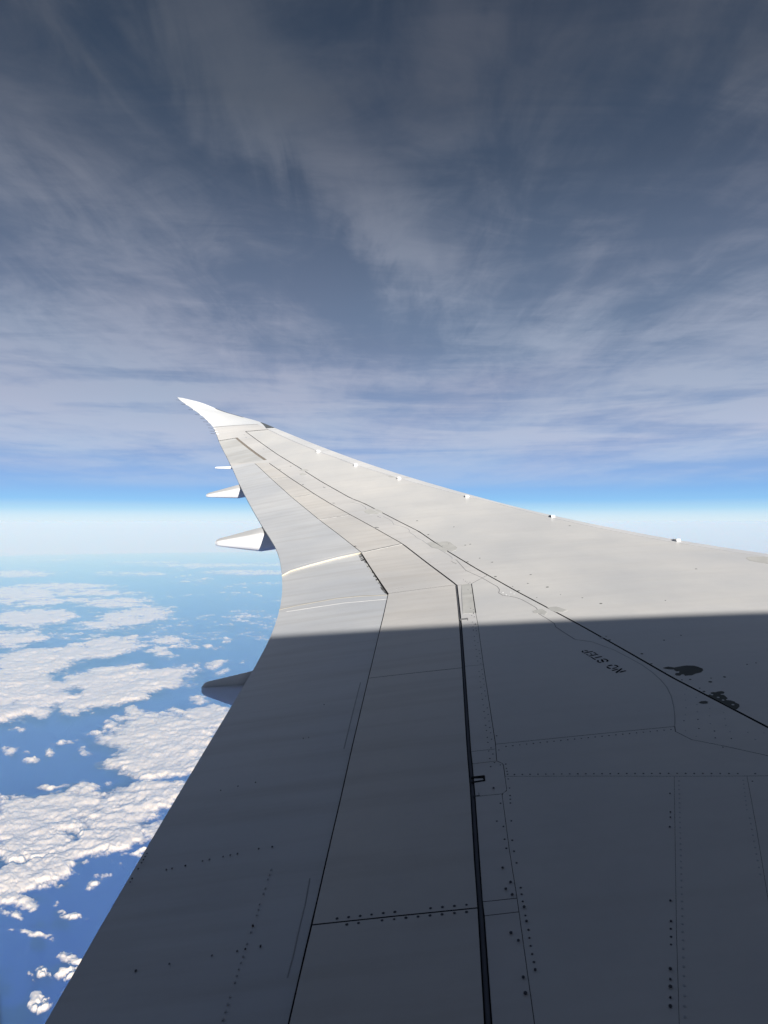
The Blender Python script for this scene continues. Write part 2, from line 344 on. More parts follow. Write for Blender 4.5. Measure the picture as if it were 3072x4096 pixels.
# ------------------------------------------------------------------ the aircraft
plane = setp(empty('airliner', (0, -2.65, -2.2)), 'grey and white airliner wing sweeping out over clouds, half in the fuselage shadow', 'airliner')
class P: pass
def finish(root):
    """children were built in world space: keep them there under a root that is not at the origin"""
    for o in list(root.children):
        o.matrix_parent_inverse = root.matrix_basis.inverted()
# -- sub structure under the panels, seen only through the gaps
def grid_patch(name, rows, mat, parent, flip=False):
    nr, nc = len(rows), len(rows[0]); v = [p for r in rows for p in r]; f = []
    for i in range(nr-1):
        for j in range(nc-1):
            a = [i*nc+j, i*nc+j+1, (i+1)*nc+j+1, (i+1)*nc+j]; f.append(a[::-1] if flip else a)
    return mesh_obj(name, v, f, mat, parent)
rows = []
for Y in np.linspace(-.3, 25.6, 110):
    r = []
    for t in np.linspace(0, 1, 26):
        p = .03+.94*t; x = float(x_te(Y)+p*chord(Y)); dd = .045 if p > .12 else .02+.2*(p-.03)
        r.append((x, float(Y), float(S(x, Y))-dd))
    rows.append(r)
spar = grid_patch('wing_spar_box', rows, M_DARK, plane, flip=True)
# -- lower skin
def low_z(p, Y): return -(chord(Y)*(.07*p+.20*p*(1-p)))
rows = []
for Y in np.linspace(-.3, 25.75, 100):
    r = []
    for p in np.linspace(0.002, 1, 24):
        x = float(x_te(Y)+p*chord(Y)); r.append((x, float(Y), float(S(x, Y)+low_z(p, Y))-.012*(1-p)))
    rows.append(r)
grid_patch('lower_skin', rows, M_LOW, plane)
# -- leading edge pieces: from L4 over the nose and back under
def nose(name, Ya, Yb, mat, label=None, x_from=None, gap=.008):
    rows = []; Ya += gap/2; Yb -= gap/2
    for Y in np.linspace(Ya, Yb, max(4, int((Yb-Ya)/.25)+2)):
        c = float(chord(Y)); xl = float(x_le(Y)); zl = float(S(xl, Y)); xa = float((x_from or L4)(Y))+.006; h = .035*c; n = .045*c; r = []
        r.append((xa, float(Y), float(S(xa, Y))-.03))
        for t in np.linspace(0, 1, 7): x = xa+(xl-xa)*t; r.append((x, float(Y), float(S(x, Y))))
        for ph in np.linspace(0, math.pi, 13)[1:]: r.append((xl+n*math.sin(ph), float(Y), zl-h+h*math.cos(ph)))
        rows.append(r)
    return setp(grid_patch(name, rows, mat, plane, flip=True), label)
tabs_px = [(1274, 1806), (1423, 1860), (1597, 1913.5), (1868, 1986), (2211, 2066), (2709, 2163)]
tabs = [U(*p) for p in tabs_px]
tabY = sorted(t[1] for t in tabs)
YS_END = 24.75
slat_edges = [0.2, tabY[1], tabY[3], tabY[5], YS_END]
for a, b in zip(slat_edges[:-1], slat_edges[1:]): nose('slat', a, b, M_SLAT)
# white covers over the slat tracks
for i, (tx, ty) in enumerate(tabs):
    s = ty/F
    w = 21 if i == 5 else (14.5 if i >= 3 else 12.5); hh = 11 if i == 5 else 7.5
    x0 = tx-w*s*.5; x1 = tx+w*s*.5; dy = .10 if i < 5 else .09; z0 = float(S(tx, ty))
    th = hh*s*.8
    out_ = [(x0, -dy), (x1-dy*.8, -dy), (x1, -dy*.35), (x1, dy*.35), (x1-dy*.8, dy), (x0, dy)]
    v = [(a, ty+b, float(S(min(a, float(x_le(ty+b))), ty+b))-.01) for a, b in out_]+[(a*.97+tx*.03, ty+b*.8, z0+th*.55+.01) for a, b in out_]
    f = [[6, 7, 8, 9, 10, 11]]+[[k, (k+1) % 6, 6+(k+1) % 6, 6+k] for k in range(6)]
    mesh_obj('slat_track_cover', v, f, M_WHITE, plane, smooth=False)
# -- main skin
box = patch('wing_skin', along(L3, .4, 24.78)+along(L4, 24.72, .4), M_SKIN, plane, gap=.036, grid=.4)
# -- spoilers
J = [None, ((1246, 3706), (1913, 3638)), ((1473, 2715.5), (1849, 2674)), ((1553, 2376), (1822, 2341)), ((1445, 2212), (1607.6, 2176.7)), ((1275, 2080), (1400, 2061)), ((1167, 1991), (1256, 1977)), ((1088, 1918), (1155, 1910)), ((1018.5, 1854), (1075, 1853.5))]
JY = [(.5, .5)]+[(U(*a)[1], U(*b)[1]) for a, b in J[1:]]
sp_lab = ['innermost spoiler panel at the bottom edge of the view, in shadow', 'longest spoiler panel, all in shadow', 'spoiler panel crossed by the shadow edge', 'sunlit spoiler panel beside the flaperon', None, None, None, None]
for k in range(8):
    (a2, a1), (b2, b1) = JY[k], JY[k+1]
    g = [.008, .008, .008, .009, .013, .013, .013, .012][k]
    poly = along(L2, a2, b2)[:-1]+seg((float(L2(b2)), b2), (float(L1(b1)), b1))[:-1]+along(L1, b1, a1)[:-1]+seg((float(L1(a1)), a1), (float(L2(a2)), a2))[:-1]
    patch('spoiler', poly, M_SPOIL, plane, gap=g, dz=(.006 if k < 4 else .012), thick=.04, label=sp_lab[k])
ribbon('spoiler_joint', seg(U(1246, 3706), U(1911, 3638), .05), .013, M_BLACK, plane, base=.004)
# -- flaps
def tejoint(pts): return [U(*p) for p in pts]
d1 = tejoint([(1445, 2212), (1347, 2233.6), (1244, 2260.8), (1163, 2285)]); d1.append((float(x_te(10.75)), 10.75))
d2 = tejoint([(1551, 2377), (1450, 2381), (1347, 2391), (1195, 2418)]); d2.append((float(x_te(8.93)), 8.93))
d3 = tejoint([(1018.5, 1853.8), (975, 1857)]); d3.append((float(x_te(21.15)), 21.15))
tein = lambda y: x_te(y)
TEG = .0
patch('inboard_flap', along(tein, .4, d2[-1][1])[:-1]+d2[::-1][:-1]+along(L2, d2[0][1], .4), M_FLAP, plane, gap=.01, dz=-.004, thick=.03, label='inboard flap lying mostly in shadow along the inner trailing edge')
patch('flaperon', along(tein, d2[-1][1], d1[-1][1])[:-1]+d1[::-1][:-1]+along(L2, d1[0][1], d2[0][1])[:-1]+d2[:-1], M_FLAP, plane, gap=.012, dz=-.012, thick=.03, side=M_CREAM, label='short sunlit flaperon between the two flaps')
patch('outboard_flap', along(tein, d1[-1][1], d3[-1][1])[:-1]+d3[::-1][:-1]+along(L2, d3[0][1], d1[0][1])[:-1]+d1[:-1], M_FLAP, plane, gap=.01, dz=.012, thick=.025, side=M_CREAM, label='long sunlit outboard flap')
# -- aileron
ai = tejoint([(1066.5, 1839), (1017, 1846), (965, 1853)]); ai.append((float(x_te(21.55)), 21.55))
ao = tejoint([(948.4, 1750.4), (910, 1757)]); ao.append((float(x_te(24.2)), 24.2))
patch('aileron', along(tein, ai[-1][1], ao[-1][1])[:-1]+ao[::-1][:-1]+seg(ao[0], ai[0])[:-1]+ai[:-1], M_AIL, plane, gap=.012, dz=-.01, thick=.02, label='streaked aileron near the wing tip')
ribbon('hinge_strip', seg((ao[0][0]-.03, ao[0][1]), (ai[0][0]-.03, ai[0][1])), .07, M_BROWN, plane, base=-.009)
# -- tip boundary
tb = tejoint([(912, 1688), (1009, 1680)]); tb = [(float(x_te(25.75)), 25.75)]+tb
def tipx(Y): return x_te(Y)
# raked wing tip: whole section
rows = []
for Y in np.concatenate([np.linspace(25.78, 28, 14), np.linspace(28.1, 29.25, 16)]):
    c = float(chord(Y)); xt = float(x_te(Y)); xl = float(x_le(Y)); zl = float(S(xl, Y)); h = .035*c; n = .045*c; r = []
    for t in np.linspace(0, 1, 18): x = xt+(xl-xt)*t; r.append((x, float(Y), float(S(x, Y))))
    for ph in np.linspace(0, math.pi, 11)[1:]: r.append((xl+n*math.sin(ph), float(Y), zl-h+h*math.cos(ph)))
    for p in np.linspace(1, 0, 14)[1:]: x = xt+(xl-xt)*p; r.append((x, float(Y), float(S(x, Y)+low_z(p, Y))-.008*(1-p)))
    rows.append(r)
rows[-1] = [(a*.15+rows[-1][0][0]*.85-.02*1, b+.04, c_) for a, b, c_ in rows[-1]]
tip = grid_patch('wing_tip', rows, M_TIP, plane, flip=True)
setp(tip, 'white raked wing tip curving up into the sky')
# -- fixed panels between the spoilers and the main skin
GAPW = .024
L1g = lambda y: L1(y)+GAPW
end3 = (float(L3(24.78)), 24.78)
le_end = (float(L4(24.72)), 24.72)
YM = U(1886, 2335)[1]
m_edge = [U(1886, 2335), U(1990, 2328)]
polyO = ([ (float(L1g(JY[8][1])), JY[8][1]) ]+[(float(L1(JY[8][1])), JY[8][1]+.01)]+seg((float(L1(JY[8][1])), JY[8][1]+.012), (d3[0][0], d3[0][1]+.012))[1:]+[(a, b+.012) for a, b in d3[1:]]
         + along(tein, d3[-1][1]+.02, ai[-1][1]-.006)+[(a, b) for a, b in ai[::-1][1:]]+seg(ai[0], ao[0])[1:]+ao[1:]+along(tein, ao[-1][1]+.006, 25.74)[1:]
         + [(float(x_te(25.75)+t*chord(25.75)), 25.75) for t in np.linspace(.1, .97, 8)]+[(float(L4(25.2))+.03, 25.2), (le_end[0]+.02, le_end[1]+.04)]+seg((le_end[0], le_end[1]+.03), (end3[0], end3[1]+.03))+along(L3, 24.78, YM+.35)
         + seg((float(L3(YM+.35)), YM+.35), (float(M1(YM)), YM))[1:]+seg((float(M1(YM)), YM), (float(L1g(YM)), YM), .1)[1:]+along(L1g, YM, JY[8][1])[1:-1])
patch('trailing_edge_panel', polyO, M_FIX, plane, gap=.008, grid=.3, label='long sunlit panel strip with sealant lines behind the rear spar seam')
nose('leading_edge_panel', YS_END, 25.77, M_TIP)
# strip A: L1+gap .. M1, cut by cross joints
XJ = [((1838, 2502), (1912, 2497)), ((1852.6, 2666), (1933, 2659)), ((1879, 3007), (1984, 2996)), ((1881, 3057), (1987, 3044)), ((1889, 3188), (2008.5, 3176)), ((1922, 3609), (2068, 3593)), ((1924, 3666), (2072, 3649))]
cuts = [(float(YM), YM)]+[(U(*a)[1], U(*b)[1]) for a, b in XJ]+[(.5, .5)]
for (a1, am), (b1, bm) in zip(cuts[:-1], cuts[1:]):
    poly = along(M1, am, bm, .02)[:-1]+seg((float(M1(bm)), bm), (float(L1g(b1)), b1), .1)[:-1]+along(L1g, b1, a1)[:-1]+seg((float(L1g(a1)), a1), (float(M1(am)), am), .1)[:-1]
    patch('access_panel', poly, M_FIX, plane, gap=.004)
# area B
m3 = [U(*p) for p in [(1983, 2977), (2200, 2955), (2450, 2930), (2699, 2906), (2702, 2926), (2767, 2959), (2891, 2983), (3072, 3023)]]
m3y = m3[-1][1]-.28; m3.append((float(L3(m3y)), m3y))
m4 = [U(*p) for p in [(2024, 3106), (2250, 3105.5), (2697, 3105.5), (2988, 3104.5), (3072, 3104)]]; m4.append((float(L3(m4[-1][1])), m4[-1][1]))
ym3 = m3[0][1]; ym4 = m4[0][1]
m3[0] = (float(M1(ym3)), ym3); m4[0] = (float(M1(ym4)), ym4)
m5 = [U(*p) for p in [(2697, 3106), (2706, 3726), (2717, 4096)]]; m5.append((m5[-1][0]+(m5[-1][0]-m5[1][0])/(m5[-1][1]-m5[1][1])*(.5-m5[-1][1]), .5))
m6 = [U(*p) for p in [(2988, 3104), (3023, 3296), (3072, 3594)]]; m6.append((m6[-1][0]+(m6[-1][0]-m6[1][0])/(m6[-1][1]-m6[1][1])*(.5-m6[-1][1]), .5))
def ext(l): return sum([seg(a, b)[:-1] for a, b in zip(l[:-1], l[1:])], [])+[l[-1]]
m4_2, m4_4 = m4[2], m4[3]
patch('skin_panel', along(M1, YM, ym3, .02)[:-1]+ext(m3)[:-1]+along(L3, m3[-1][1], YM+.35)+seg((float(L3(YM+.35)), YM+.35), (float(M1(YM)), YM)), M_SKIN, plane, gap=.0045, label='panel carrying the larger black NO STEP stencil')
patch('skin_panel', along(M1, ym3, ym4, .02)[:-1]+ext(m4)[:-1]+seg(m4[-1], m3[-1])[:-1]+ext(m3[::-1])[:-1], M_SKIN, plane, gap=.0045)
patch('skin_panel', along(M1, ym4, .5, .02)[:-1]+seg((float(M1(.5)), .5), m5[-1])[:-1]+ext(m5[::-1])[:-1]+ext([m4[2], m4[1], m4[0]])[:-1], M_SKIN, plane, gap=.0016)
patch('skin_panel', ext([m4[2]]+m5[1:])[:-1]+seg(m5[-1], m6[-1])[:-1]+ext(m6[::-1])[:-1]+seg(m4[3], m4[2])[:-1], M_SKIN, plane, gap=.0016)
patch('skin_panel', ext([m4[3]]+m6[1:])[:-1]+seg(m6[-1], (float(L3(.5)), .5))[:-1]+along(L3, .5, m4[-1][1])[:-1]+ext([m4[-1], m4[-2], m4[3]])[:-1], M_SKIN, plane, gap=.0016)
# floor of the open gap along the spoiler hinge line
ribbon('hinge_cove', [(x+GAPW/2, y) for x, y in along(L1, .5, JY[8][1])], GAPW*.8, M_COVE, plane, base=-.013)

# -- sealant lines
def px3(pts): return line(Z(pts, 1800, 1900, 1.3042), 12)
m8 = Z([(0, 575), (120, 600), (165, 630), (180, 655)], 1400, 1800, 2.765)+Z([(370, 735), (430, 765), (465, 790), (485, 825), (560, 840), (640, 870), (660, 890), (652, 905), (720, 950), (735, 970), (800, 1000), (910, 1080), (980, 1095), (1100, 1165), (1130, 1190), (1130, 1205)], 1400, 1800, 2.765)
ribbon('sealant_bead', line(Z([(0, 575), (120, 600), (165, 630), (180, 655)], 1400, 1800, 2.765), 8), .012, M_SEAL, plane)
ribbon('sealant_bead', line(m8[4:], 8), .010, M_SEAL, plane)
m8b = Z([(870, 395), (980, 450), (1660, 870)], 1780, 2220, 20.74)+Z([(210, -60), (420, 35), (540, 105), (630, 155), (658, 195), (648, 238), (700, 270), (790, 282), (870, 298), (950, 325), (1060, 385), (1140, 432), (1166, 465), (1155, 500), (1230, 545), (1320, 600), (1385, 645), (1405, 690), (1500, 755), (1659, 855)], 1800, 2300, 3.318)
ribbon('sealant_bead', line(m8b[:2]+m8b[3:], 8), .008, M_SEALD, plane)
ribbon('sealant_bead', line([(2300, 2558), (2367, 2567), (2452, 2598), (2510, 2628), (2567, 2659), (2610, 2690), (2643, 2720), (2668, 2750), (2685, 2785), (2695, 2828), (2699, 2870), (2699, 2904)], 10), .007, M_SEAL, plane)
ribbon('sealant_bead', line([(1886, 2335), (1892, 2375), (1903, 2452)], 10), .012, M_BLACK, plane)
ribbon('sealant_bead', line(Z([(515, 345), (470, 520), (415, 745)], 1100, 2500, 1.508), 20), .009, M_SEAL, plane, base=-.004)
ribbon('sealant_bead', line(Z([(330, 430), (305, 570), (275, 690), (240, 850), (205, 980)], 1000, 3200, 1.3825), 20), .008, M_SEAL, plane, base=-.004)
ribbon('sealant_bead', line([(1551, 2395), (1380, 2410), (1146, 2445)], 20), .016, M_SEAL_LITEDGE, plane, base=-.003)
ribbon('sealant_bead', line([(1430, 2206), (1340, 2226), (1180, 2268)], 20), .018, M_SEAL_LITEDGE, plane, base=.012)
# pale strips painting in sunlit end walls at the flap and spoiler joints
ribbon('lit_edge_strip', ext([(a, b-.024) for a, b in d2]), .026, M_CREAM, plane, base=-.003)
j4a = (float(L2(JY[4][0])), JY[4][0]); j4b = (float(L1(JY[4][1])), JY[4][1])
ribbon('lit_edge_strip', [(a, b-.03) for a, b in seg(j4a, j4b)], .028, M_SEAL_LITEDGE, plane, base=.0105)
ribbon('lit_edge_strip', seg((float(L2(JY[8][0])), JY[8][0]+.05), (float(L1(JY[8][1])), JY[8][1]+.05)), .04, M_SEAL_LITEDGE, plane, base=.0)
for k in (5, 6, 7):
    a = (float(L2(JY[k][0])), JY[k][0]-.03); b = (float(L1(JY[k][1])), JY[k][1]-.03)
    q = seg(a, b, .02); n = len(q)
    for (s0, s1) in ((.0, .34), (.42, .60), (.68, .97)) if k < 7 else ((.05, .5), (.6, .95)):
        ribbon('lit_edge_strip', q[int(n*s0):max(int(n*s1), int(n*s0)+3)], .022, M_SEAL_LITEDGE, plane, base=.0135)
# brush seal with soot at the flaperon's front edge
bs = [(1438, 2219), (1450, 2237), (1478, 2272), (1508, 2315), (1530, 2345), (1546, 2369)]
rnd = random.Random(3)
def brush():
    a = line([(1445, 2213), (1488, 2280), (1551, 2374)], 6); b = line([(1434, 2218), (1441, 2235), (1470, 2280), (1505, 2330), (1541, 2372)], 6)
    polyD, polyL = [], []
    n = 34
    A = np.array(a); Bq = np.array(b)
    def at(Q, t): i = t*(len(Q)-1); k = min(int(i), len(Q)-2); return tuple(Q[k]+(Q[k+1]-Q[k])*(i-k))
    for i in range(n):
        t0 = i/n; t1 = t0+rnd.uniform(.4, 1.0)/n; dark = (t0 < .2) or (t0 > .72) or rnd.random() < .35
        full = 1.0 if (t0 < .12 or t0 > .8) else rnd.uniform(.25, .6)
        p0, p1 = at(A, t0), at(A, t1); q0, q1 = at(Bq, t0), at(Bq, t1)
        m0 = tuple(p0[k]+(q0[k]-p0[k])*full for k in (0, 1)); m1 = tuple(p1[k]+(q1[k]-p1[k])*full*rnd.uniform(.7, 1) for k in (0, 1))
        (polyD if dark else polyL).append([(p0[0]-.006, p0[1]), (p1[0]-.006, p1[1]), m1, m0])
    decal('brush_seal', polyL, M_PATCH, plane, h=.002, base=-.012, kind='stuff')
    decal('brush_seal', polyD, plain('soot', (0.09, 0.088, 0.085), .8, .1), plane, h=.003, base=-.012, kind='stuff')
brush()
# -- patches of bare composite and repairs
def chip(pts, ox, oy, s, mat=M_CHIP, name='bare_patch', base=0.0, step=3, label=None):
    q = [U(*p) for p in Z(pts, ox, oy, s)]
    return decal(name, [q], mat, plane, base=base, label=label)
chip([(858, 328), (880, 322), (900, 318), (945, 325), (985, 318), (1010, 313), (1040, 310), (1095, 311), (1130, 320), (1142, 326), (1160, 332), (1166, 345), (1150, 360), (1110, 370), (1080, 383), (1050, 384), (1030, 388), (1015, 375), (1000, 377), (990, 386), (960, 385), (950, 374), (962, 365), (982, 366), (985, 352), (960, 353), (948, 345), (945, 338), (915, 338), (880, 334)], 2200, 2500, 1.9025, label='dark bare patch, larger upper one beside the seam')
chip([(1222, 515), (1240, 512), (1260, 514), (1280, 507), (1310, 505), (1328, 512), (1322, 522), (1298, 524), (1300, 532), (1325, 535), (1340, 548), (1352, 560), (1338, 567), (1345, 574), (1375, 575), (1405, 585), (1410, 592), (1440, 605), (1443, 620), (1425, 640), (1408, 644), (1345, 611), (1290, 581), (1204, 537), (1215, 530), (1240, 533), (1245, 527), (1226, 523)], 2200, 2500, 1.9025, label='dark bare patch with light spots, cut by the seam')
chip([(1132, 590), (1150, 582), (1185, 580), (1205, 586), (1195, 592), (1200, 597), (1170, 600), (1145, 597)], 2200, 2500, 1.9025)
chip([(375, 97), (390, 90), (410, 95), (400, 106), (388, 103)], 2200, 2500, 1.9025, mat=M_SEAL)
for pts, o in (([(155, 680), (180, 665), (215, 661), (236, 648), (262, 653), (290, 660)], 0), ):
    pass
def rp(pts, ox, oy, s): chip(pts, ox, oy, s, mat=M_PATCH, name='repair_patch')
rp([(155, 680), (185, 662), (225, 655), (270, 672), (330, 700), (300, 712), (250, 706), (215, 713), (180, 700)], 1400, 1800, 2.765)
rp([(232, 645), (300, 655), (340, 668), (370, 686), (345, 696), (300, 676)], 1400, 1800, 2.765)
rp([(855, 1030), (900, 1018), (935, 1024), (1010, 1070), (1075, 1108), (1060, 1130), (985, 1098), (915, 1082)], 1400, 1800, 2.765)
rp([(945, 1014), (985, 1022), (1015, 1014), (1075, 1013), (1110, 1022), (1140, 1045), (1188, 1080), (1170, 1108), (1130, 1125), (1090, 1112), (1010, 1065)], 1400, 1800, 2.765)
rp([(655, 800), (700, 785), (740, 786), (780, 800), (770, 812), (720, 815), (690, 812)], 1000, 1640, 3.318)
rp([(650, 850), (690, 835), (740, 845), (760, 858), (720, 866), (680, 866)], 1000, 1640, 3.318)
rp([(1290, 432), (1350, 425), (1410, 420), (1455, 432), (1500, 450), (1560, 468), (1500, 492), (1400, 492), (1340, 470)], 1800, 2300, 3.318)
rp([(1095, 480), (1150, 462), (1200, 452), (1225, 452), (1290, 495), (1260, 530), (1180, 505), (1155, 512), (1110, 505)], 1800, 2300, 3.318)
rp([(1350, 470), (1370, 448), (1420, 443), (1659, 449), (1659, 545), (1500, 520), (1400, 500)], 2600, 2100, 3.5148)
rp([(150, 132), (272, 114), (300, 270), (335, 510), (170, 514)], 1800, 2300, 3.318)
rp([(420, 290), (450, 285), (515, 300), (515, 308), (470, 305), (440, 303)], 1400, 1800, 2.765)
# -- flap hinge fittings
chip([(280, 690), (455, 670), (464, 680), (468, 745), (285, 775), (283, 755), (440, 733), (446, 722), (430, 708), (280, 714)], 1800, 2900, 3.318, mat=M_BLACK, name='hinge_fitting')
chip([(300, 940), (350, 940), (380, 935), (382, 890), (388, 935), (405, 945), (340, 950), (305, 962)], 1800, 2900, 3.318, mat=M_DOT, name='hinge_fitting')
chip([(128, 582), (230, 570), (240, 574), (240, 604), (228, 604), (228, 592), (130, 600)], 1800, 2300, 3.318, mat=M_SEALD, name='hinge_fitting')
chip([(250, 860), (290, 852), (318, 856), (318, 862), (295, 860), (255, 868)], 1400, 1800, 2.765, mat=M_SEALD, name='hinge_fitting')
chip([(455, 408), (480, 395), (530, 393), (570, 402), (600, 398), (560, 410), (500, 410)], 1380, 2150, 6.91, mat=M_BLACK, name='hinge_fitting', base=.007)
chip([(250, 262), (270, 255), (312, 256), (312, 266), (265, 270)], 1380, 2150, 6.91, mat=M_BLACK, name='hinge_fitting', base=.013)
for q in ([(270, 918), (308, 918), (308, 923), (270, 923)], [(690, 986), (714, 986), (714, 992), (690, 992)], [(1095, 1234), (1125, 1234), (1125, 1239), (1095, 1239)], [(380, 786), (410, 785), (410, 790), (380, 790)], [(525, 741), (549, 746), (549, 751), (528, 746)], [(967, 1021), (1000, 1031), (998, 1036), (968, 1026)]):
    chip(q, 1000, 1640, 3.318, mat=M_SEALD, name='hinge_fitting')
for q in ([(1078, 655), (1098, 664), (1096, 668), (1078, 661)], [(1095, 688), (1124, 702), (1120, 706), (1098, 694)], [(1326, 845), (1352, 851), (1350, 855), (1328, 850)]):
    chip(q, 650, 1540, 3.318, mat=M_SEAL, name='hinge_fitting')

# -- stencils
STEN = [[(190, 250), (210, 270), (495, 210), (480, 195)], [(215, 172), (260, 170), (330, 185), (340, 200), (310, 205), (255, 188), (220, 185)], [(130, 205), (150, 185), (185, 185), (192, 235), (160, 238), (135, 222)],
        [(350, 345), (375, 365), (660, 300), (640, 288)], [(260, 290), (280, 288), (352, 322), (325, 333)], [(392, 275), (425, 270), (475, 300), (440, 306)], [(500, 240), (540, 235), (605, 270), (570, 278)],
        [(412, 385), (440, 378), (585, 462), (540, 470)], [(540, 402), (575, 418), (778, 372), (760, 357)],
        [(605, 505), (640, 480), (675, 485), (665, 510), (690, 540), (765, 552), (745, 565), (680, 560), (625, 535)], [(735, 470), (765, 450), (800, 465), (842, 530), (820, 550), (785, 540), (745, 500)], [(815, 437), (880, 440), (950, 465), (985, 495), (970, 525), (920, 530), (903, 515), (925, 500), (900, 470), (820, 450)],
        [(955, 655), (1000, 638), (1080, 627), (1110, 640), (1080, 652), (1000, 670)], [(1158, 635), (1200, 632), (1270, 655), (1300, 685), (1280, 702), (1235, 690), (1225, 668), (1160, 645)], [(915, 690), (940, 680), (975, 690), (980, 710), (1055, 742), (1035, 755), (975, 745), (925, 715)], [(1100, 740), (1120, 730), (1215, 712), (1255, 722), (1200, 740), (1115, 755)],
        [(1085, 800), (1110, 795), (1265, 757), (1288, 768), (1250, 785), (1115, 820)], [(1200, 875), (1220, 850), (1380, 738), (1420, 755), (1245, 890)], [(1330, 862), (1370, 835), (1510, 808), (1545, 825), (1400, 862), (1340, 872)]]
st_root = setp(empty('no_step_stencil', (0, 0, 0)), 'black NO STEP stencil, the large one in shadow'); st_root.parent = plane
for a_, b_ in ((0, 3), (3, 7), (7, 9), (9, 12), (12, 16), (16, 19)):
    decal('letter', [[U(*p) for p in Z(s, 2310, 2580, 7.9)] for s in STEN[a_:b_]], M_BLACK, st_root)
def small(u0, u1, v0, v1):
    return [[U(u0+(a-130)*(u1-u0)/1415, v0+(b-165)*(v1-v0)/725) for a, b in s] for s in STEN]
decal('no_step_stencil', small(1802.2, 1827.8, 2244, 2256.5), M_SEALD, plane, kind='stuff', label='tiny sunlit NO STEP stencil beside the wavy sealant line')
decal('no_step_stencil', small(1508, 1524, 2064.5, 2071.5), M_SEALD, plane, kind='stuff', label='tiny NO STEP stencil farther out by the repair patch')

# -- fasteners
z5 = lambda l: [U(*p) for p in Z(l, 1100, 2500, 1.508)]
z6 = lambda l: [U(*p) for p in Z(l, 1000, 3200, 1.3825)]
z6b = lambda l: [U(*p) for p in Z(l, 1700, 2800, 1.2092)]
z8 = lambda l: [U(*p) for p in Z(l, 0, 3000, 1.508)]
z4 = lambda l: [U(*p) for p in Z(l, 2200, 2500, 1.9025)]
z3 = lambda l: [U(*p) for p in Z(l, 1800, 1900, 1.3042)]
zD = lambda l: [U(*p) for p in Z(l, 1800, 2300, 3.318)]
def row(a, b, n, f=None):
    a, b = U(*a), U(*b); return [(a[0]+(b[0]-a[0])*i/(n-1), a[1]+(b[1]-a[1])*i/(n-1)) for i in range(n)]
R = .0048
d = []
d += row((2024, 2986), (2684, 2919), 25)+row((2058, 3098.5), (2951, 3095), 28)+[U(3021, 3095)]
d += z5([(1197, 32), (1203, 70), (1205, 96), (1208, 124), (1213, 148), (1218, 190), (1223, 218), (1231, 282), (1235, 313), (1238, 344), (1242, 376), (1247, 415), (1251, 449), (1256, 483), (1261, 523), (1266, 562), (1271, 606), (1276, 637), (1281, 679), (1284, 709),
        (1210, 0), (1214, 36), (1217, 55), (1224, 107), (1231, 156), (1235, 174), (1239, 202), (1242, 233), (1248, 270), (1252, 297), (1256, 326), (1260, 358), (1266, 398), (1271, 430), (1281, 501), (1286, 540), (1291, 580), (1296, 619), (1301, 651), (1306, 690), (1303, 742),
        (1289, 761), (1314, 779), (1296, 806), (1324, 831), (1301, 855), (1359, 845), (1361, 1077), (1338, 1185), (1378, 1217), (1385, 1294),
        (1337, 669), (1350, 755), (1392, 840), (1396, 866), (1400, 884), (1403, 901), (1407, 930), (1415, 985), (1418, 1030), (1419, 1052), (1425, 1183), (1431, 1300), (1396, 1349), (465, 1106), (463, 1119)])
d += z6([(1385, 19), (1440, 18), (1365, 118), (1445, 116), (1401, 149), (1450, 224), (1408, 218), (1417, 268), (1460, 285), (1474, 350), (1497, 487), (1502, 522), (1508, 562), (1523, 641), (1540, 720), (1545, 765), (1552, 808), (1560, 853), (1570, 898)])
big = z6([(1397, 381), (1441, 461), (1414, 498), (1450, 530), (1516, 599), (1529, 678), (1577, 946), (1443, 741), (1484, 784), (1511, 989), (1523, 1077)])+z5([(1318, 989)])
big += z6([(481, 664), (545, 657), (609, 650), (672, 642), (737, 635), (801, 628), (998, 607), (1064, 601), (1130, 595), (1197, 589), (535, 698), (600, 690), (730, 675), (797, 668), (862, 661), (929, 654), (995, 648), (1062, 641), (1130, 635), (1197, 628)])
faint = z6([(471, 707), (867, 620), (933, 613), (666, 682), (431, 706)])
d += row((1534, 2703), (1823.5, 2672.4), 12)+row((1531.7, 2712.2), (1823.5, 2681), 12)
mini = row((1594, 2367.6), (1814, 2342), 13)
flapd = z8([(1003, 721), (1038, 713), (1221, 669), (1263, 660), (1345, 642), (1389, 633), (1432, 625), (1641, 582), (1571, 1187), (1430, 1212), (1021, 1289), (1278, 1240)])
d += z8([(1118, 697), (1525, 1062), (819, 1332)])+z5([(296, 480)])+z6([(123, 258)])
mini += z8([(886, 629), (875, 648), (865, 666), (853, 685), (833, 721), (797, 780), (785, 802), (1331, 247), (1435, 222), (1541, 199), (1560, 600), (1480, 1207)])+z5([(203, 682), (170, 687)])+z6([(15, 698), (58, 811)])
d += z6b([(1189, 1109), (1190, 1147), (1190, 1185)])
big += z6b([(1187, 1308), (1187, 1394), (1187, 1488)])
mini += z6b([(1185, 455), (1187, 545), (1187, 570), (1184, 617), (1190, 1075), (1187, 1356), (1187, 1443), (1187, 975)])
faint += row((2715.6, 3125), (2739.5, 4069), 36)+row((2973, 3122), (2987, 3239), 8)+row((2999, 3273), (3041, 3499), 10)
faint += z8([(1558, 963), (1590, 866), (1566, 930), (1548, 995), (1513, 1098), (1490, 1168), (1467, 1244), (1453, 1283), (1440, 1322), (1428, 1361), (1417, 1401), (1388, 1488), (1374, 1532), (1360, 1578), (1345, 1626), (1615, 778), (1600, 835), (1626, 750), (1636, 722)])
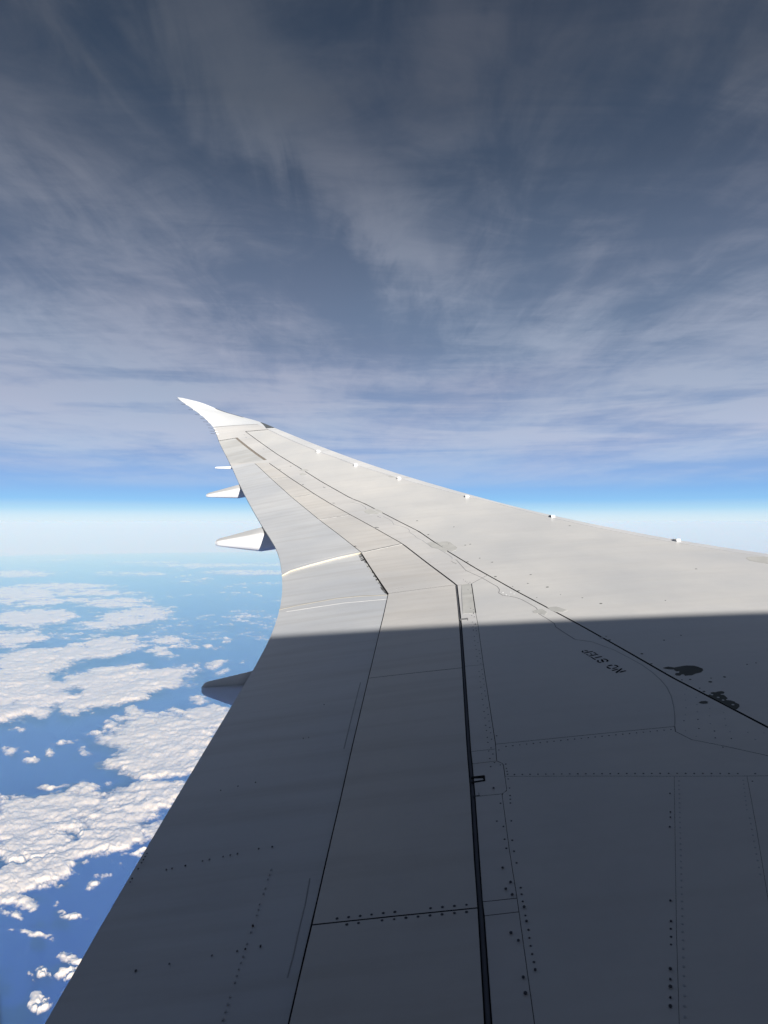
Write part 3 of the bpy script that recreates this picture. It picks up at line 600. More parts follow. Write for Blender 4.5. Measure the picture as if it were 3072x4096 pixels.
faint += z4([(1039, 489), (1112, 553), (1026, 528), (1118, 606), (1216, 636), (1122, 661), (1214, 692), (1322, 668), (1031, 573), (1035, 631), (1030, 684), (1331, 715), (1220, 751), (1339, 764), (1031, 805), (1371, 812), (1506, 818), (1629, 823), (1113, 848), (1562, 872)])
d += z4([(1020, 730), (1126, 719), (1133, 789), (1252, 808), (1258, 860), (1380, 865), (1541, 1191), (1316, 930)])
specks = z4([(868, 116), (997, 79), (453, 115), (427, 87), (700, 219), (772, 296), (1568, 289), (1328, 396), (1226, 405), (1067, 415), (1004, 418), (1139, 482), (1172, 507), (1220, 433), (1500, 300)])
specks += z3([(155, 434), (220, 455), (237, 530), (421, 520), (406, 566), (508, 585), (577, 624), (358, 605), (94, 453), (327, 582), (453, 639), (691, 641), (787, 671), (1124, 655), (1284, 490), (625, 265), (106, 361), (79, 366), (1118, 862), (1205, 837), (1002, 934)])
specks += [U(*p) for p in Z([(742, 783), (1148, 850), (1092, 1038), (1330, 1042), (1435, 1197), (1570, 1241), (1300, 1238), (866, 935), (1022, 1062), (500, 1101)], 1400, 1800, 2.765)]
lights = zD([(700, 233), (741, 260), (805, 227), (850, 250), (782, 277)])+z4([(1280, 553), (1318, 574), (1393, 609), (1233, 533)])
mini += zD([(240, 200), (278, 245), (275, 447), (312, 461), (316, 502), (316, 514), (290, 543), (325, 560), (181, 67), (205, 86), (226, 98), (246, 113), (266, 100)])
mini += zD([(300, 629), (337, 651), (338, 663), (305, 690), (345, 708), (310, 734), (349, 745)])
dash = row((1855, 2210), (1700, 2110), 2)
def frow(pts, n):
    q = [U(*p) for p in pts]; t = np.linspace(0, 1, n); s = np.concatenate([[0], np.cumsum([math.dist(a, b) for a, b in zip(q[:-1], q[1:])])]); s /= s[-1]
    return list(zip(np.interp(t, s, [a[0] for a in q]), np.interp(t, s, [a[1] for a in q])))
faint += frow(Z([(380, 865), (560, 970), (700, 1045), (860, 1160), (1000, 1270), (1080, 1330)], 1400, 1800, 2.765), 40)
discs('fastener', d, M_DOT, plane, r=R, base=.0, seed=2)
discs('fastener', [(x, y) for x, y in big], M_DOT, plane, r=.0062, base=.006, seed=3)
discs('fastener', flapd, plain('fastener_worn', (.2, .2, .21), .6, .2), plane, r=.0042, seed=9)
discs('fastener', mini, M_DOT, plane, r=.0042, base=.004, seed=4)
discs('fastener', faint, M_DOTF, plane, r=.0046, seed=5)
discs('fastener', lights, M_DOTW, plane, r=.009, base=.001, seed=6)
discs('paint_chip', [(x, y, .006+.0008*y) for x, y in specks], M_CHIP, plane, r=.008, seed=7, jitter=1.0)

# -- position lights in the leading edge near the tip
def le_film(name, Ya, Yb, p0a, p0b, label):
    rows = []
    for t in np.linspace(0, 1, 14):
        Y = Ya+(Yb-Ya)*t; c = float(chord(Y)); xl = float(x_le(Y)); zl = float(S(xl, Y)); h = .035*c; n = .045*c; p0 = p0a+(p0b-p0a)*t; r = []
        x0 = float(x_te(Y)+p0*c)
        for s in np.linspace(0, 1, 5): x = x0+(xl-x0)*s; r.append((x, float(Y), float(S(x, Y))+.004))
        for ph in np.linspace(0, math.pi*.8, 8)[1:]: r.append((xl+(n+.004)*math.sin(ph), float(Y), zl-h+(h+.004)*math.cos(ph)))
        rows.append(r)
    return setp(grid_patch(name, rows, M_LENS, plane, flip=True), label)
le_film('position_light', 24.95, 26.1, .86, .985, 'dark triangular light lens where the tip begins')
le_film('position_light', 27.2, 28.35, .97, .95, 'thin dark light lens farther out on the tip')

# -- static wicks
wick = None
wpx = Z([(262, 205), (330, 262), (430, 333), (518, 400), (590, 452), (630, 495), (675, 537), (697, 577), (718, 619), (733, 652)], 650, 1540, 3.318)
for i, p in enumerate(wpx):
    x, y = U(*p)
    if wick is None:
        v = []; f = []
        for k, (xx, r) in enumerate(((.06, .009), (0, .012), (-.05, .010), (-.06, .008), (-.24, .006))):
            for j in range(6): a = j*math.pi/3; v.append((xx, r*math.cos(a), r*math.sin(a)))
        for k in range(4):
            for j in range(6): f.append([k*6+j, k*6+(j+1) % 6, (k+1)*6+(j+1) % 6, (k+1)*6+j])
        f.append([24+j for j in range(6)])
        wick = mesh_obj('static_wick', v, f, parent=plane, mats=[M_WHITE, plain('wick_grey', (.13, .13, .14), .6, .2)], midx=[0]*12+[1]*13)
        o = wick
    else:
        o = wick.copy(); COL.objects.link(o); o.parent = plane
    o.location = (x-.02, y, float(S(x, y))+.006); o.rotation_euler = (0, math.radians(4), 0)

# -- flap track fairings
def pod(Yc, w, prof, label):
    """prof: (x, top z, bottom z, width factor) from under the wing to the blunt tail"""
    v = []; f = []; nn = 28; xt0 = float(x_te(Yc)); tilt = float(S(xt0+.1, Yc+.3)-S(xt0+.1, Yc-.3))/.6
    for (x, zt, zb, wf) in prof:
        hw = w*wf/2; hh = zt-zb
        for j in range(nn):
            a = 2*math.pi*j/nn; ca, sa = math.cos(a), math.sin(a); e = .25 if sa > 0 else .62
            yy = hw*math.copysign(abs(ca)**e, ca); zz = (zt+zb)/2+hh/2*math.copysign(abs(sa)**(.2 if sa > 0 else .75), sa)
            v.append((x, Yc+yy, zz+yy*tilt))
    m = len(prof)
    for k in range(m-1):
        for j in range(nn): f.append([k*nn+j, k*nn+(j+1) % nn, (k+1)*nn+(j+1) % nn, (k+1)*nn+j][::-1])
    f.append([(m-1)*nn+j for j in range(nn)]); f.append([j for j in range(nn)][::-1])
    o = mesh_obj('flap_track_fairing', v, f, M_POD, plane); return setp(o, label)
def podprof(Yc, xtip, ztt, ztb, depth, fwd=2.2, drop=.02):
    ztt += TL*Yc; ztb += TL*Yc; xt = float(x_te(Yc)); zt = float(S(xt, Yc)); P = []
    for t, wf in ((1, .35), (.75, .8), (.4, 1), (.1, 1)):
        x = xt+fwd*t; P.append((x, float(S(x, Yc))-.16*(1 if t > .3 else .45+t), float(S(x, Yc))-depth*(1-.45*t*t)-.1*t, wf))
    for t in (0, .25, .5, .7, .85, .94, .985, 1.0):
        x = xt+(xtip-xt)*t; top = zt-drop+(ztt-zt+drop)*t; bot = (zt-depth)+(ztb-(zt-depth))*(t**1.15); e = max(0, t-.94)/.06
        k = .12*e*e*(top-bot); P.append((x, top-k*1.0, bot+k*1.0, (1-.66*t)*(1-.38*e*e)))
    return P
pod(14.5, .58, podprof(14.5, -3.57, -.60, -.70, .45), 'middle fairing, the largest one against the haze')
pod(19.0, .44, podprof(19.0, -4.94, .50, .425, .33), 'farthest fairing against the blue band of sky')
pod(6.55, .42, podprof(6.55, -1.74, -1.655, -1.735, .30, fwd=1.6), 'nearest fairing, half in the shadow')
# hinge fairing at the flap's outer end
v = []; Yf = 21.2; xt = float(x_te(Yf)); zf = float(S(xt, Yf))
pr = [(xt+.25, .035, .05), (xt+.02, .035, .045), (xt-.40, .030, .035), (xt-.46, .026, .03), (xt-.49, .012, .014)]
nn = 10
for x, hy, hz in pr:
    for j in range(nn): a = 2*math.pi*j/nn; v.append((x, Yf+hy*math.cos(a), zf-.05+hz*math.sin(a)))
f = [[k*nn+j, k*nn+(j+1) % nn, (k+1)*nn+(j+1) % nn, (k+1)*nn+j][::-1] for k in range(4) for j in range(nn)]+[[4*nn+j for j in range(nn)]]
setp(mesh_obj('hinge_fairing', v, f, M_WHITE, plane), 'slim white hinge fairing at the outer end of the flap')

# ------------------------------------------------------------------ fuselage with the cabin window the picture is taken through
FY, FZ, FR = -2.65, -.35, 2.90
def fus():
    wx0, wx1, wz0, wz1, rr = -.134, .21, -.40, .36, .13
    def hole(grow=0.0):
        pts = []; r = rr+grow*.6
        for (cx, cz, a0) in ((wx1+grow-r, wz1+grow-r, 0), (wx0-grow+r, wz1+grow-r, 90), (wx0-grow+r, wz0-grow+r, 180), (wx1+grow-r, wz0-grow+r, 270)):
            for k in range(9): a = math.radians(a0+k*90/8); pts.append((cx+r*math.cos(a), cz+r*math.sin(a)))
        return pts
    def shell(name, Rr, mat, grow):
        hp = hole(grow)
        th = lambda z: math.asin((z-FZ)/Rr)
        pts = [Vector((x, th(z)*Rr)) for x, z in hp]; nh = len(pts); half = math.pi*Rr
        for ax in np.linspace(-24, 24, 49):
            for k in range(61):
                t = -math.pi+2*math.pi*k/60; y = t*Rr
                if wx0-.4 < ax < wx1+.4 and abs(y-th(.05)*Rr) < .5: continue
                pts.append(Vector((ax, y)))
        V2, _, F2, *_ = delaunay_2d_cdt(pts, [(i, (i+1) % nh) for i in range(nh)], [], 0, 1e-6)
        V2 = np.array([tuple(v) for v in V2]); F2 = [list(f) for f in F2]; c = np.array([V2[f].mean(0) for f in F2]); ins = inside(c, [tuple(p) for p in pts[:nh]])
        v = [(x, FY+Rr*math.cos(t/Rr), FZ+Rr*math.sin(t/Rr)) for x, t in V2]
        return mesh_obj(name, v, [f for f, i in zip(F2, ins) if not i], mat, plane), [(x, FY+Rr*math.cos(th(z)), z) for x, z in hp]
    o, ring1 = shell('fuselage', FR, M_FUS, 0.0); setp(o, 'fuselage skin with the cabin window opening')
    o, ring2 = shell('cabin_liner', FR-.12, M_LINER, .02)
    n = len(ring1)
    mesh_obj('window_frame', ring1+ring2, [[i, (i+1) % n, n+(i+1) % n, n+i] for i in range(n)], M_LINER, plane)
    # end caps
    for xe in (-24, 24):
        v = [(xe, FY+FR*math.cos(a), FZ+FR*math.sin(a)) for a in np.linspace(0, 2*math.pi, 60, endpoint=False)]
        mesh_obj('end_frame', v, [list(range(60))], M_LINER, plane, smooth=False)
fus()
bpy.context.view_layer.update()
finish(plane)
for o in plane.children:
    if o.name.startswith('static_wick'): pass

# ------------------------------------------------------------------ sea, haze
ALT = 6050.0; RE = 6371e3
def cap_z(r, h=0.0): return -ALT-RE+np.sqrt((RE+h)**2-r**2)
def sea():
    m = bpy.data.materials.new('sea_water'); m.use_nodes = True; n = m.node_tree.nodes; l = m.node_tree.links; b = n['Principled BSDF']
    tc = n.new('ShaderNodeTexCoord'); t = n.new('ShaderNodeTexNoise'); mp = n.new('ShaderNodeMapping'); l.new(tc.outputs['Object'], mp.inputs[0]); l.new(mp.outputs[0], t.inputs[0])
    mp.inputs['Scale'].default_value = (1/9000, 1/16000, 1/9000); t.inputs['Detail'].default_value = 5; t.inputs['Scale'].default_value = 1
    l.new(mixc(t.outputs[0], (0.002, 0.016, 0.27), (0.003, 0.022, 0.32), nodes=n, links=l), b.inputs['Base Color'])
    b.inputs['Roughness'].default_value = .45; b.inputs['IOR'].default_value = 1.33
    rad = np.concatenate([[0], np.geomspace(1500, 335e3, 150)]); na = 256; v = [(0, 0, -ALT)]; f = []
    for r in rad[1:]:
        z = float(cap_z(r))
        for k in range(na): a = 2*math.pi*k/na; v.append((r*math.cos(a), r*math.sin(a), z))
    for k in range(na): f.append([0, 1+k, 1+(k+1) % na])
    for i in range(len(rad)-2):
        a = 1+i*na; c = a+na
        for k in range(na): f.append([a+k, c+k, c+(k+1) % na, a+(k+1) % na])
    o = mesh_obj('sea', v, f, m); setp(o, 'deep blue sea far below, paling towards the horizon', kind='structure')
sea()
def haze():
    m = bpy.data.materials.new('haze'); m.use_nodes = True; n = m.node_tree.nodes; l = m.node_tree.links
    n.remove(n['Principled BSDF']); v = n.new('ShaderNodeVolumePrincipled'); l.new(v.outputs[0], n['Material Output'].inputs['Volume'])
    v.inputs['Color'].default_value = HAZE_COL; v.inputs['Absorption Color'].default_value = (.88, .86, .2, 1); v.inputs['Density'].default_value = HAZE_D; v.inputs['Anisotropy'].default_value = -.03
    s = 340e3; z0 = float(cap_z(336e3))-600; z1 = 8.0
    vv = [(a*s, b*s, c) for c in (z0, z1) for a, b in ((-1, -1), (1, -1), (1, 1), (-1, 1))]
    ff = [[3, 2, 1, 0], [4, 5, 6, 7], [0, 1, 5, 4], [1, 2, 6, 5], [2, 3, 7, 6], [3, 0, 4, 7]]
    setp(mesh_obj('haze', vv, ff, m, smooth=False), 'pale blue air between the aircraft and the horizon', kind='stuff')
HAZE_COL = (0.22, 0.50, 0.94, 1); HAZE_D = 3.5e-5
haze()

# ------------------------------------------------------------------ cloud layer
def perlin(x, y, seed):
    rs = np.random.RandomState(seed); p = rs.permutation(512); p = np.concatenate([p, p, p]); ang = rs.rand(512)*2*np.pi; gx, gy = np.cos(ang), np.sin(ang)
    xi = np.floor(x).astype(int); yi = np.floor(y).astype(int); xf = x-xi; yf = y-yi
    def g(ix, iy, fx, fy): h = p[(p[ix & 511]+iy) & 511]; return gx[h]*fx+gy[h]*fy
    s = lambda t: t*t*t*(t*(t*6-15)+10); u, v = s(xf), s(yf)
    a = g(xi, yi, xf, yf); b = g(xi+1, yi, xf-1, yf); c = g(xi, yi+1, xf, yf-1); d_ = g(xi+1, yi+1, xf-1, yf-1)
    return (a+(b-a)*u)+((c+(d_-c)*u)-(a+(b-a)*u))*v
def fbm(x, y, oct_, seed, gain=.5, lac=2.03):
    r = 0; a = 1.0; t = 0
    for k in range(oct_): r = r+a*perlin(x, y, seed+k); t += a; a *= gain; x = x*lac+13.7; y = y*lac-7.1
    return r/t
def billow(x, y, oct_, seed, gain=.5):
    r = 0; a = 1.0; t = 0
    for k in range(oct_): r = r+a*(np.minimum(1, 2.2*np.abs(perlin(x, y, seed+k)))); t += a; a *= gain; x = x*2.07+3.1; y = y*2.07+9.7
    return r/t
CB = 1000.0; KS = 9100/5050.
# banks and puffs: centre and half axes where they lie in view, tilt, strength
EL = [(60, 2296, 170, 16, 0, 1), (250, 2345, 210, 13, 0, 1.1), (330, 2372, 230, 16, 0, .9), (60, 2375, 200, 34, 0, 1.3), (230, 2408, 220, 13, -4, .8), (30, 2406, 45, 14, 0, .9), (470, 2412, 150, 22, -3, 1.2), (530, 2470, 165, 42, -8, 1.4), (400, 2500, 110, 22, -4, 1.0),
      (130, 2472, 190, 38, -3, 1.5), (30, 2560, 120, 38, 0, 1.2), (130, 2548, 90, 24, 0, .8), (380, 2600, 250, 42, -10, 1.5), (130, 2650, 230, 60, -7, 1.6), (80, 2770, 210, 90, 0, 1.8), (20, 2830, 130, 60, 0, 1.2), (430, 2710, 200, 48, -8, 1.5), (520, 2745, 280, 60, -14, 1.7), (400, 2800, 130, 40, -10, 1.3), (700, 2730, 90, 28, 0, .9),
      (690, 2565, 80, 26, 0, .9), (640, 2610, 60, 22, 10, .8), (865, 2658, 42, 18, -8, .8), (760, 2590, 40, 12, -15, .6), (840, 2585, 20, 8, 0, .5), (870, 2595, 12, 7, 0, .5), (790, 2660, 20, 6, 0, .4), (895, 2690, 45, 12, -20, .7), (800, 2670, 15, 7, 0, .4), (980, 2646, 14, 6, 0, .5), (935, 2648, 14, 5, 0, .45), (910, 2565, 18, 6, 0, .5),
      (136, 2852, 55, 22, 10, .9), (272, 2838, 55, 30, 15, 1), (18, 2878, 32, 22, 0, .8), (560, 2850, 70, 22, 25, .8), (720, 2850, 45, 14, 10, .6), (790, 2800, 40, 18, 0, .7), (850, 2830, 35, 25, 0, .8),
      (480, 2880, 36, 14, -12, .7), (450, 2905, 55, 18, 10, .9), (378, 2930, 50, 10, -5, .8), (252, 2975, 50, 12, -8, .8), (358, 3008, 30, 15, -25, .7), (25, 3004, 32, 12, 0, .7), (113, 3009, 18, 7, 0, .5), (210, 3008, 22, 8, 0, .6), (119, 3042, 30, 11, -12, .7), (106, 2910, 22, 8, 0, .6), (225, 2886, 9, 4, 0, .4), (390, 2857, 10, 5, 0, .5), (170, 2902, 8, 4, 0, .3), (310, 2958, 20, 6, 0, .4),
      (600, 2905, 160, 50, 0, 1.2), (660, 2960, 250, 80, 0, 1.9), (690, 3030, 290, 75, -6, 1.9), (830, 2880, 110, 60, 0, 1.3), (600, 3095, 60, 24, 0, .9), (430, 2948, 40, 20, 0, .5),
      (225, 3137, 48, 12, -5, .8), (95, 3168, 45, 10, -3, .6), (428, 3137, 22, 8, 0, .6), (20, 3180, 26, 8, 0, .5),
      (340, 3165, 60, 40, 0, 1.0), (200, 3240, 240, 68, 0, 1.8), (110, 3330, 200, 80, 8, 1.8), (370, 3200, 75, 30, 0, 1.0), (70, 3420, 60, 26, 0, .9), (20, 3390, 90, 40, 0, 1.1),
      (620, 3160, 190, 38, -6, 1.3), (560, 3225, 230, 70, -16, 1.9), (400, 3350, 240, 74, -24, 1.9), (200, 3470, 240, 62, -22, 1.8), (40, 3545, 130, 52, -8, 1.5), (640, 3330, 90, 50, 0, 1.1),
      (115, 3590, 52, 34, 0, 1.1), (75, 3640, 40, 24, 30, 1.0), (20, 3622, 26, 20, 0, .7), (115, 3755, 62, 24, 14, 1.1), (170, 3770, 26, 10, 0, .6), (14, 3742, 22, 11, 0, .7), (312, 3657, 52, 13, 8, .85), (395, 3531, 32, 17, -20, .95), (525, 3428, 45, 20, 0, 1.0), (440, 3480, 14, 8, 0, .5), (470, 3478, 13, 8, 0, .5), (522, 3474, 16, 16, 0, .6), (258, 3598, 13, 6, 0, .5),
      (285, 3835, 48, 32, 0, 1.15), (275, 3898, 16, 10, 0, .5), (225, 3922, 48, 16, -28, 1.0), (165, 3918, 14, 14, 0, .6), (340, 3782, 14, 9, 0, .4), (92, 4062, 32, 24, 10, 1.05), (140, 4082, 20, 14, -30, .7), (118, 3934, 6, 5, 0, .3), (200, 4020, 16, 8, 0, .4)]
EL += [(620, 3420, 60, 30, 0, .9), (330, 4200, 80, 40, 0, 1), (700, 3650, 70, 30, 0, .9), (500, 4400, 90, 50, 0, 1)]
EL += [(820, 2262, 260, 9, 0, .8), (1000, 2290, 200, 12, 0, .9), (600, 2250, 150, 6, 0, .5), (560, 2296, 110, 9, 0, .55), (420, 2292, 40, 10, 0, .5), (200, 2240, 150, 4, 0, .5), (1080, 2260, 120, 8, 0, .6)]
def cloud_field():
    us = np.concatenate([np.arange(-900, -60, 16), np.arange(-60, 1160, 3.0), np.arange(1160, 2600, 16)]); vs_ = np.concatenate([np.arange(2211, 2420, 1.6), np.arange(2420, 2800, 2.4), np.arange(2800, 4140, 3.2), np.arange(4140, 4900, 20)])
    Ug, Vg = np.meshgrid(us, vs_); dx = (Ug-CU)/F; dz = -(Vg-CV)/F
    # meet the sphere RE+CB: centre (0,0,-ALT-RE)
    c0 = ALT+RE; A = dx**2+1+dz**2; B_ = dz*c0; C_ = c0**2-(RE+CB)**2; disc = np.maximum(B_**2-A*C_, 0); t = (-B_-np.sqrt(disc))/A
    X = dx*t; Y = t; km = KS/1000.
    wx = X*km; wy = Y*km
    # warp the outlines
    w1 = fbm(wx/2.6, wy/2.6, 4, 11); w2 = fbm(wx/2.6+40, wy/2.6+9, 4, 12)
    sc_u = F*2.2/np.maximum(wy, 1)*.55; sc_v = sc_u*(9.1/np.maximum(wy, 1))*1.0
    w3 = fbm(wx/.40, wy/.40, 4, 13, .6); w4 = fbm(wx/.40+17, wy/.40+5, 4, 14, .6)
    Uw = Ug+w1*sc_u+w3*sc_u*.30; Vw = Vg+w2*sc_v*1.3+w4*sc_v*.5
    f = np.full(Ug.shape, -1.0)
    for (cu, cv, ru, rv, ang, st) in EL:
        a = math.radians(ang); du = Uw-cu; dv = Vw-cv; p = du*math.cos(a)+dv*math.sin(a); q = -du*math.sin(a)+dv*math.cos(a)
        e = st*(1-(p/ru)**2-(q/rv)**2); e = np.maximum(e, -1.2); f = np.maximum(f, e)+.15*np.maximum(0, np.minimum(f, e))
    # loose far fields and everything out of frame
    g = fbm(wx/9+3, wy/14, 4, 31)+.9*fbm(wx/1.3, wy/1.6, 4, 33)
    far = np.clip((2560-Vg)/160, 0, 1)*np.clip((Ug-60)/300, .25, 1); off = np.clip((-60-Ug)/80, 0, 1)+np.clip((Ug-1150)/80, 0, 1)+np.clip((Vg-4150)/60, 0, 1)
    f = np.maximum(f, np.where(far > 0, (g-.30)*3.2*far, -1)); f = np.maximum(f, np.where(off > 0, (g-.12)*3.0, -1))
    f = np.maximum(f, np.where((Vg > 2380) & (Ug > 560) & (Ug < 1150), (fbm(wx/.9+5, wy/.9, 3, 77)+.25*fbm(wx/6, wy/6, 2, 78)-.56)*4, -1))
    n1 = fbm(wx/1.5, wy/1.5, 6, 51, .62); n0 = fbm(wx/5.5, wy/3.5, 3, 61)
    f = np.minimum(f, .95+.12*np.maximum(f-.95, 0))+(1.55*n1+.5*n0+.8*fbm(wx/.42, wy/.42, 4, 141, .6))*(1+.7*np.clip((2750-Vg)/350, 0, 1))
    core = 1-np.exp(-np.maximum(f, 0)*1.15)
    b1 = billow(wx/1.15, wy/1.15, 4, 71, .58); b2 = billow(wx/.36, wy/.36, 3, 91, .6); b3 = billow(wx/.15, wy/.15, 2, 131, .6); n2 = fbm(wx/3.2, wy/3.2, 3, 101)
    h = core*(110+110*b1+38*b2+30*b3+190*np.maximum(n2, -.4)+130*n1)+0
    h = h*np.clip(.35+core, 0, 1)*(1-.35*np.clip((Vg-3450)/250, 0, 1))
    rr = np.hypot(X, Y)
    # lift along the vertical
    return us, vs_, X, Y, cap_z(rr, CB), h/KS, f, Ug, Vg
us, vs_, CX, CY, CZ, CH, CF, CUg, CVg = cloud_field()
def cloud_mat():
    m = bpy.data.materials.new('cloud'); m.use_nodes = True; n = m.node_tree.nodes; l = m.node_tree.links; b = n['Principled BSDF']; o = n['Material Output']
    n.remove(b); df = n.new('ShaderNodeBsdfDiffuse'); tr = n.new('ShaderNodeBsdfTransparent'); tl = n.new('ShaderNodeBsdfTranslucent'); mx = n.new('ShaderNodeMixShader'); m2 = n.new('ShaderNodeMixShader')
    df.inputs[0].default_value = (.96, .96, .96, 1); tl.inputs[0].default_value = (.9, .9, .9, 1); m2.inputs[0].default_value = .30
    l.new(df.outputs[0], m2.inputs[1]); l.new(tl.outputs[0], m2.inputs[2])
    at = n.new('ShaderNodeAttribute'); at.attribute_name = 'thickness'
    tc = n.new('ShaderNodeTexCoord'); t = n.new('ShaderNodeTexNoise'); l.new(tc.outputs['Object'], t.inputs[0]); t.inputs['Scale'].default_value = 1/105.; t.inputs['Detail'].default_value = 5; t.inputs['Roughness'].default_value = .65
    a = nmath('ADD', nmath('MULTIPLY', at.outputs['Fac'], 1.5, nodes=n, links=l), nmath('MULTIPLY', nmath('SUBTRACT', t.outputs[0], .5, nodes=n, links=l), 1.9, nodes=n, links=l), clamp=True, nodes=n, links=l)
    l.new(a, mx.inputs[0]); l.new(tr.outputs[0], mx.inputs[1]); l.new(m2.outputs[0], mx.inputs[2]); l.new(mx.outputs[0], o.inputs[0])
    bp = n.new('ShaderNodeBump'); bp.inputs['Strength'].default_value = .35; bp.inputs['Distance'].default_value = 33; l.new(t.outputs[0], bp.inputs['Height']); l.new(bp.outputs[0], df.inputs['Normal'])
    return m
M_CLOUD = cloud_mat()
def build_clouds():
    ny, nx = CH.shape; r = CF > 0.0
    cell = r[:-1, :-1] | r[1:, :-1] | r[:-1, 1:] | r[1:, 1:]
    # connected patches of cells: grown from the thick cores out into the thin fringe
    def spread(lab, free, keep):
        while True:
            p = lab.copy()
            for _ in range(12):
                q = np.pad(lab, 1, constant_values=-1); m_ = np.maximum.reduce([q[1:-1, 1:-1], q[:-2, 1:-1], q[2:, 1:-1], q[1:-1, :-2], q[1:-1, 2:]])
                lab = np.where(free & ((lab < 0) | (not keep)), m_, lab)
                if not keep:
                    flat = lab.ravel(); ok = flat >= 0; f2 = flat.copy(); f2[ok] = flat[flat[ok]]; lab = np.maximum(lab, f2.reshape(lab.shape))
            if (p == lab).all(): return lab
    idx = np.arange(cell.size).reshape(cell.shape); corec = (CF > .42)[:-1, :-1] & (CF > .42)[1:, 1:]
    lab = spread(np.where(corec, idx, -1), corec, False)
    lab = spread(lab, cell, True)
    left = cell & (lab < 0)
    l2 = spread(np.where(left, idx, -1), left, False); lab = np.where(left, l2, lab)
    du = np.diff(us)[None, :]*np.ones((ny-1, 1)); dv = np.diff(vs_)[:, None]*np.ones((1, nx-1)); A = du*dv
    ids, inv = np.unique(lab, return_inverse=True); inv = inv.reshape(lab.shape)
    vis = ((CUg > 0) & (CUg < np.interp(CVg, [2200, 2330, 2437, 2529, 2681, 4096], [1104, 1127, 1116, 1087, 1005, 172])) & (CVg < 4096))[:-1, :-1]
    ar = np.bincount(inv.ravel(), (A*vis).ravel(), len(ids)); cu = np.bincount(inv.ravel(), (A*vis*CUg[:-1, :-1]).ravel(), len(ids))/np.maximum(ar, 1); cv = np.bincount(inv.ravel(), (A*vis*CVg[:-1, :-1]).ravel(), len(ids))/np.maximum(ar, 1)
    th = np.clip(CF, 0, 1)
    PZ = np.stack([CX, CY, CZ+CH], -1); ga = np.gradient(PZ, axis=0); gb = np.gradient(PZ, axis=1); GN = np.cross(ga, gb); GN /= np.maximum(np.linalg.norm(GN, axis=-1, keepdims=True), 1e-9); GN *= np.where(GN[..., 2:] < 0, -1, 1)
    def make(name, mask):
        iy, ix = np.nonzero(mask); q = np.stack([iy*nx+ix, (iy+1)*nx+ix, (iy+1)*nx+ix+1, iy*nx+ix+1], -1); un, iv = np.unique(q, return_inverse=True); iv = iv.reshape(q.shape)
        V = np.stack([CX.ravel()[un], CY.ravel()[un], CZ.ravel()[un]+CH.ravel()[un]], -1); c = V.mean(0); c[2] = V[:, 2].min(); V = V-c
        me = bpy.data.meshes.new(name); me.vertices.add(len(V)); me.vertices.foreach_set('co', V.astype(np.float32).ravel()); nf = len(q)
        me.loops.add(nf*4); me.loops.foreach_set('vertex_index', iv.astype(np.int32).ravel()); me.polygons.add(nf); me.polygons.foreach_set('loop_start', np.arange(nf, dtype=np.int32)*4); me.polygons.foreach_set('use_smooth', np.ones(nf, bool))
        me.update(calc_edges=True); me.normals_split_custom_set_from_vertices(GN.reshape(-1, 3)[un].tolist()); at = me.attributes.new('thickness', 'FLOAT', 'POINT'); at.data.foreach_set('value', th.ravel()[un].astype(np.float32)); me.materials.append(M_CLOUD)
        o = bpy.data.objects.new(name, me); COL.objects.link(o); o.location = c; return o
    used = np.zeros(len(ids), bool); big_ = [k for k in np.argsort(-ar) if ids[k] >= 0 and ar[k] > 1000 and cv[k] > CLOUD_SINGLE_V]
    for k in big_:
        used[k] = True; o = make('cloud', inv == k); name_cloud(o, cu[k], cv[k], ar[k])
    rest = np.zeros(cell.shape, bool); rest[cell] = ~used[inv[cell]]
    o = make('scattered_clouds', rest); setp(o, 'small white clouds scattered over the far sea towards the horizon', kind='stuff')
CLOUD_SINGLE_V = 2560
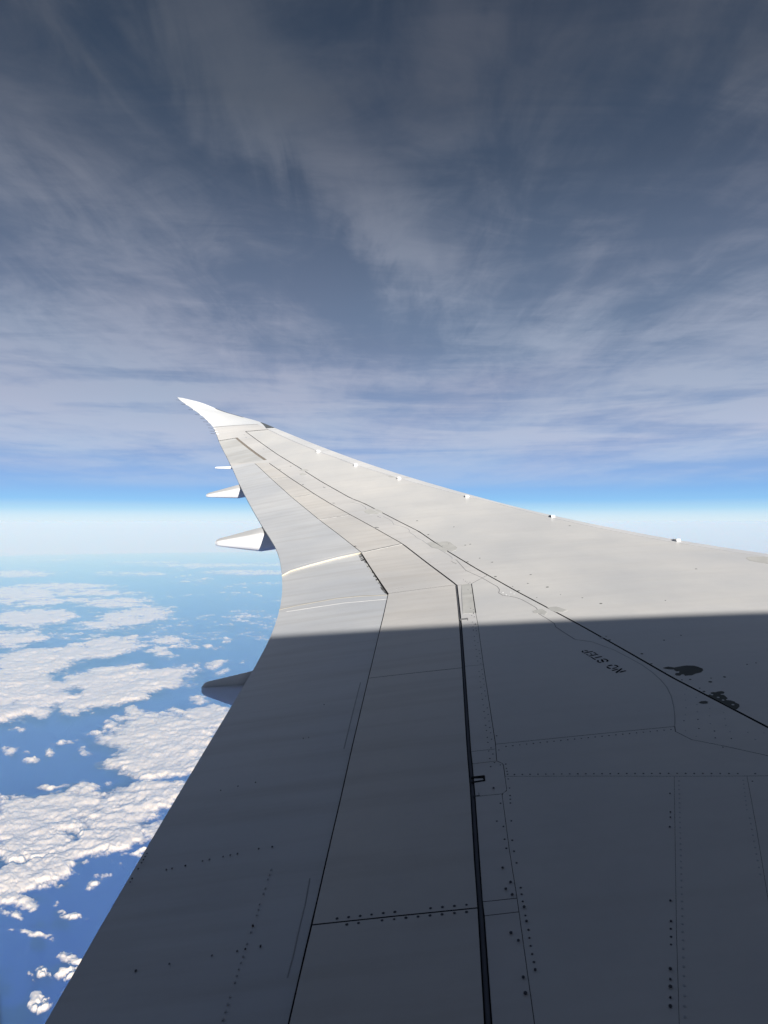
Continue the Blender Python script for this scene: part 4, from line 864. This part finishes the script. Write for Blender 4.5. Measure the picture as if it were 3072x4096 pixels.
CLOUD_LABELS = [
    (296, 3329, 'largest cloud bank, billowy, reaching from the left edge to the wing below mid height'),
    (322, 2717, 'broad flat cloud bank at the left edge with a small blue hole in it'),
    (633, 2963, 'thick cloud bank running in behind the wing edge just below the nearest fairing'),
    (640, 2607, 'flat ragged cloud off the right end of the upper bank'),
    (141, 4009, 'round puffy cloud lowest in the view, beside the dark window edge'),
    (273, 3834, 'elongated cloud touching the shaded wing edge, upper of two there'),
    (145, 3737, 'long thin ragged cloud lying alone on open blue near the left edge'),
    (859, 2659, 'smooth white cloud just above the tip of the nearest fairing'),
    (255, 3898, 'cloud touching the shaded wing edge, lower of two there'),
    (789, 2798, 'small cloud directly under the tip of the nearest fairing'),
    (176, 4028, 'small bright cloud joined to the right side of the lowest puff'),
    (35, 3004, 'small white cloud at the left edge, first of the row of puffs on open water'),
    (165, 3888, 'compact puff left of the pair of clouds at the wing edge, above the lowest one'),
    (282, 3665, 'bright cloud with a curled tail, in open blue below the largest bank'),
    (63, 3658, 'ragged cloud at the left edge hanging under the largest bank'),
    (334, 3005, 'small tilted cloud at the right end of the row of puffs on open water'),
    (181, 3152, 'thin flat cloud floating just above the largest bank'),
    (122, 3043, 'lowest small puff of the row on open water, second from the left edge'),
    (375, 3534, 'pair of small joined puffs below the right part of the largest bank'),
    (550, 3415, 'sliver of cloud half behind the wing edge beside the largest bank'),
    (369, 2934, 'small cloud off the left tip of the bank by the nearest fairing'),
    (194, 3009, 'tiny upright puff in the middle of the row on open water'),
    (73, 2916, 'small flat cloud near the left edge, above the row of puffs'),
    (235, 2973, 'thin lens shaped puff, topmost of the row on open water'),
    (876, 2694, 'small cloud partly behind the top of the nearest fairing'),
    (786, 2660, 'tiny cloud between the upper bank and the nearest fairing')]
def name_cloud(o, u, v, a):
    print('CLOUD', round(u), round(v), round(a))
    k = min(CLOUD_LABELS, key=lambda t: math.hypot(t[0]-u, t[1]-v))
    big = a > 50000
    o.name = 'cloud_bank' if big else 'cloud'
    setp(o, k[2], 'cloud bank' if big else 'cloud', 'cloud banks over the sea' if big else 'small clouds over the sea')
build_clouds()
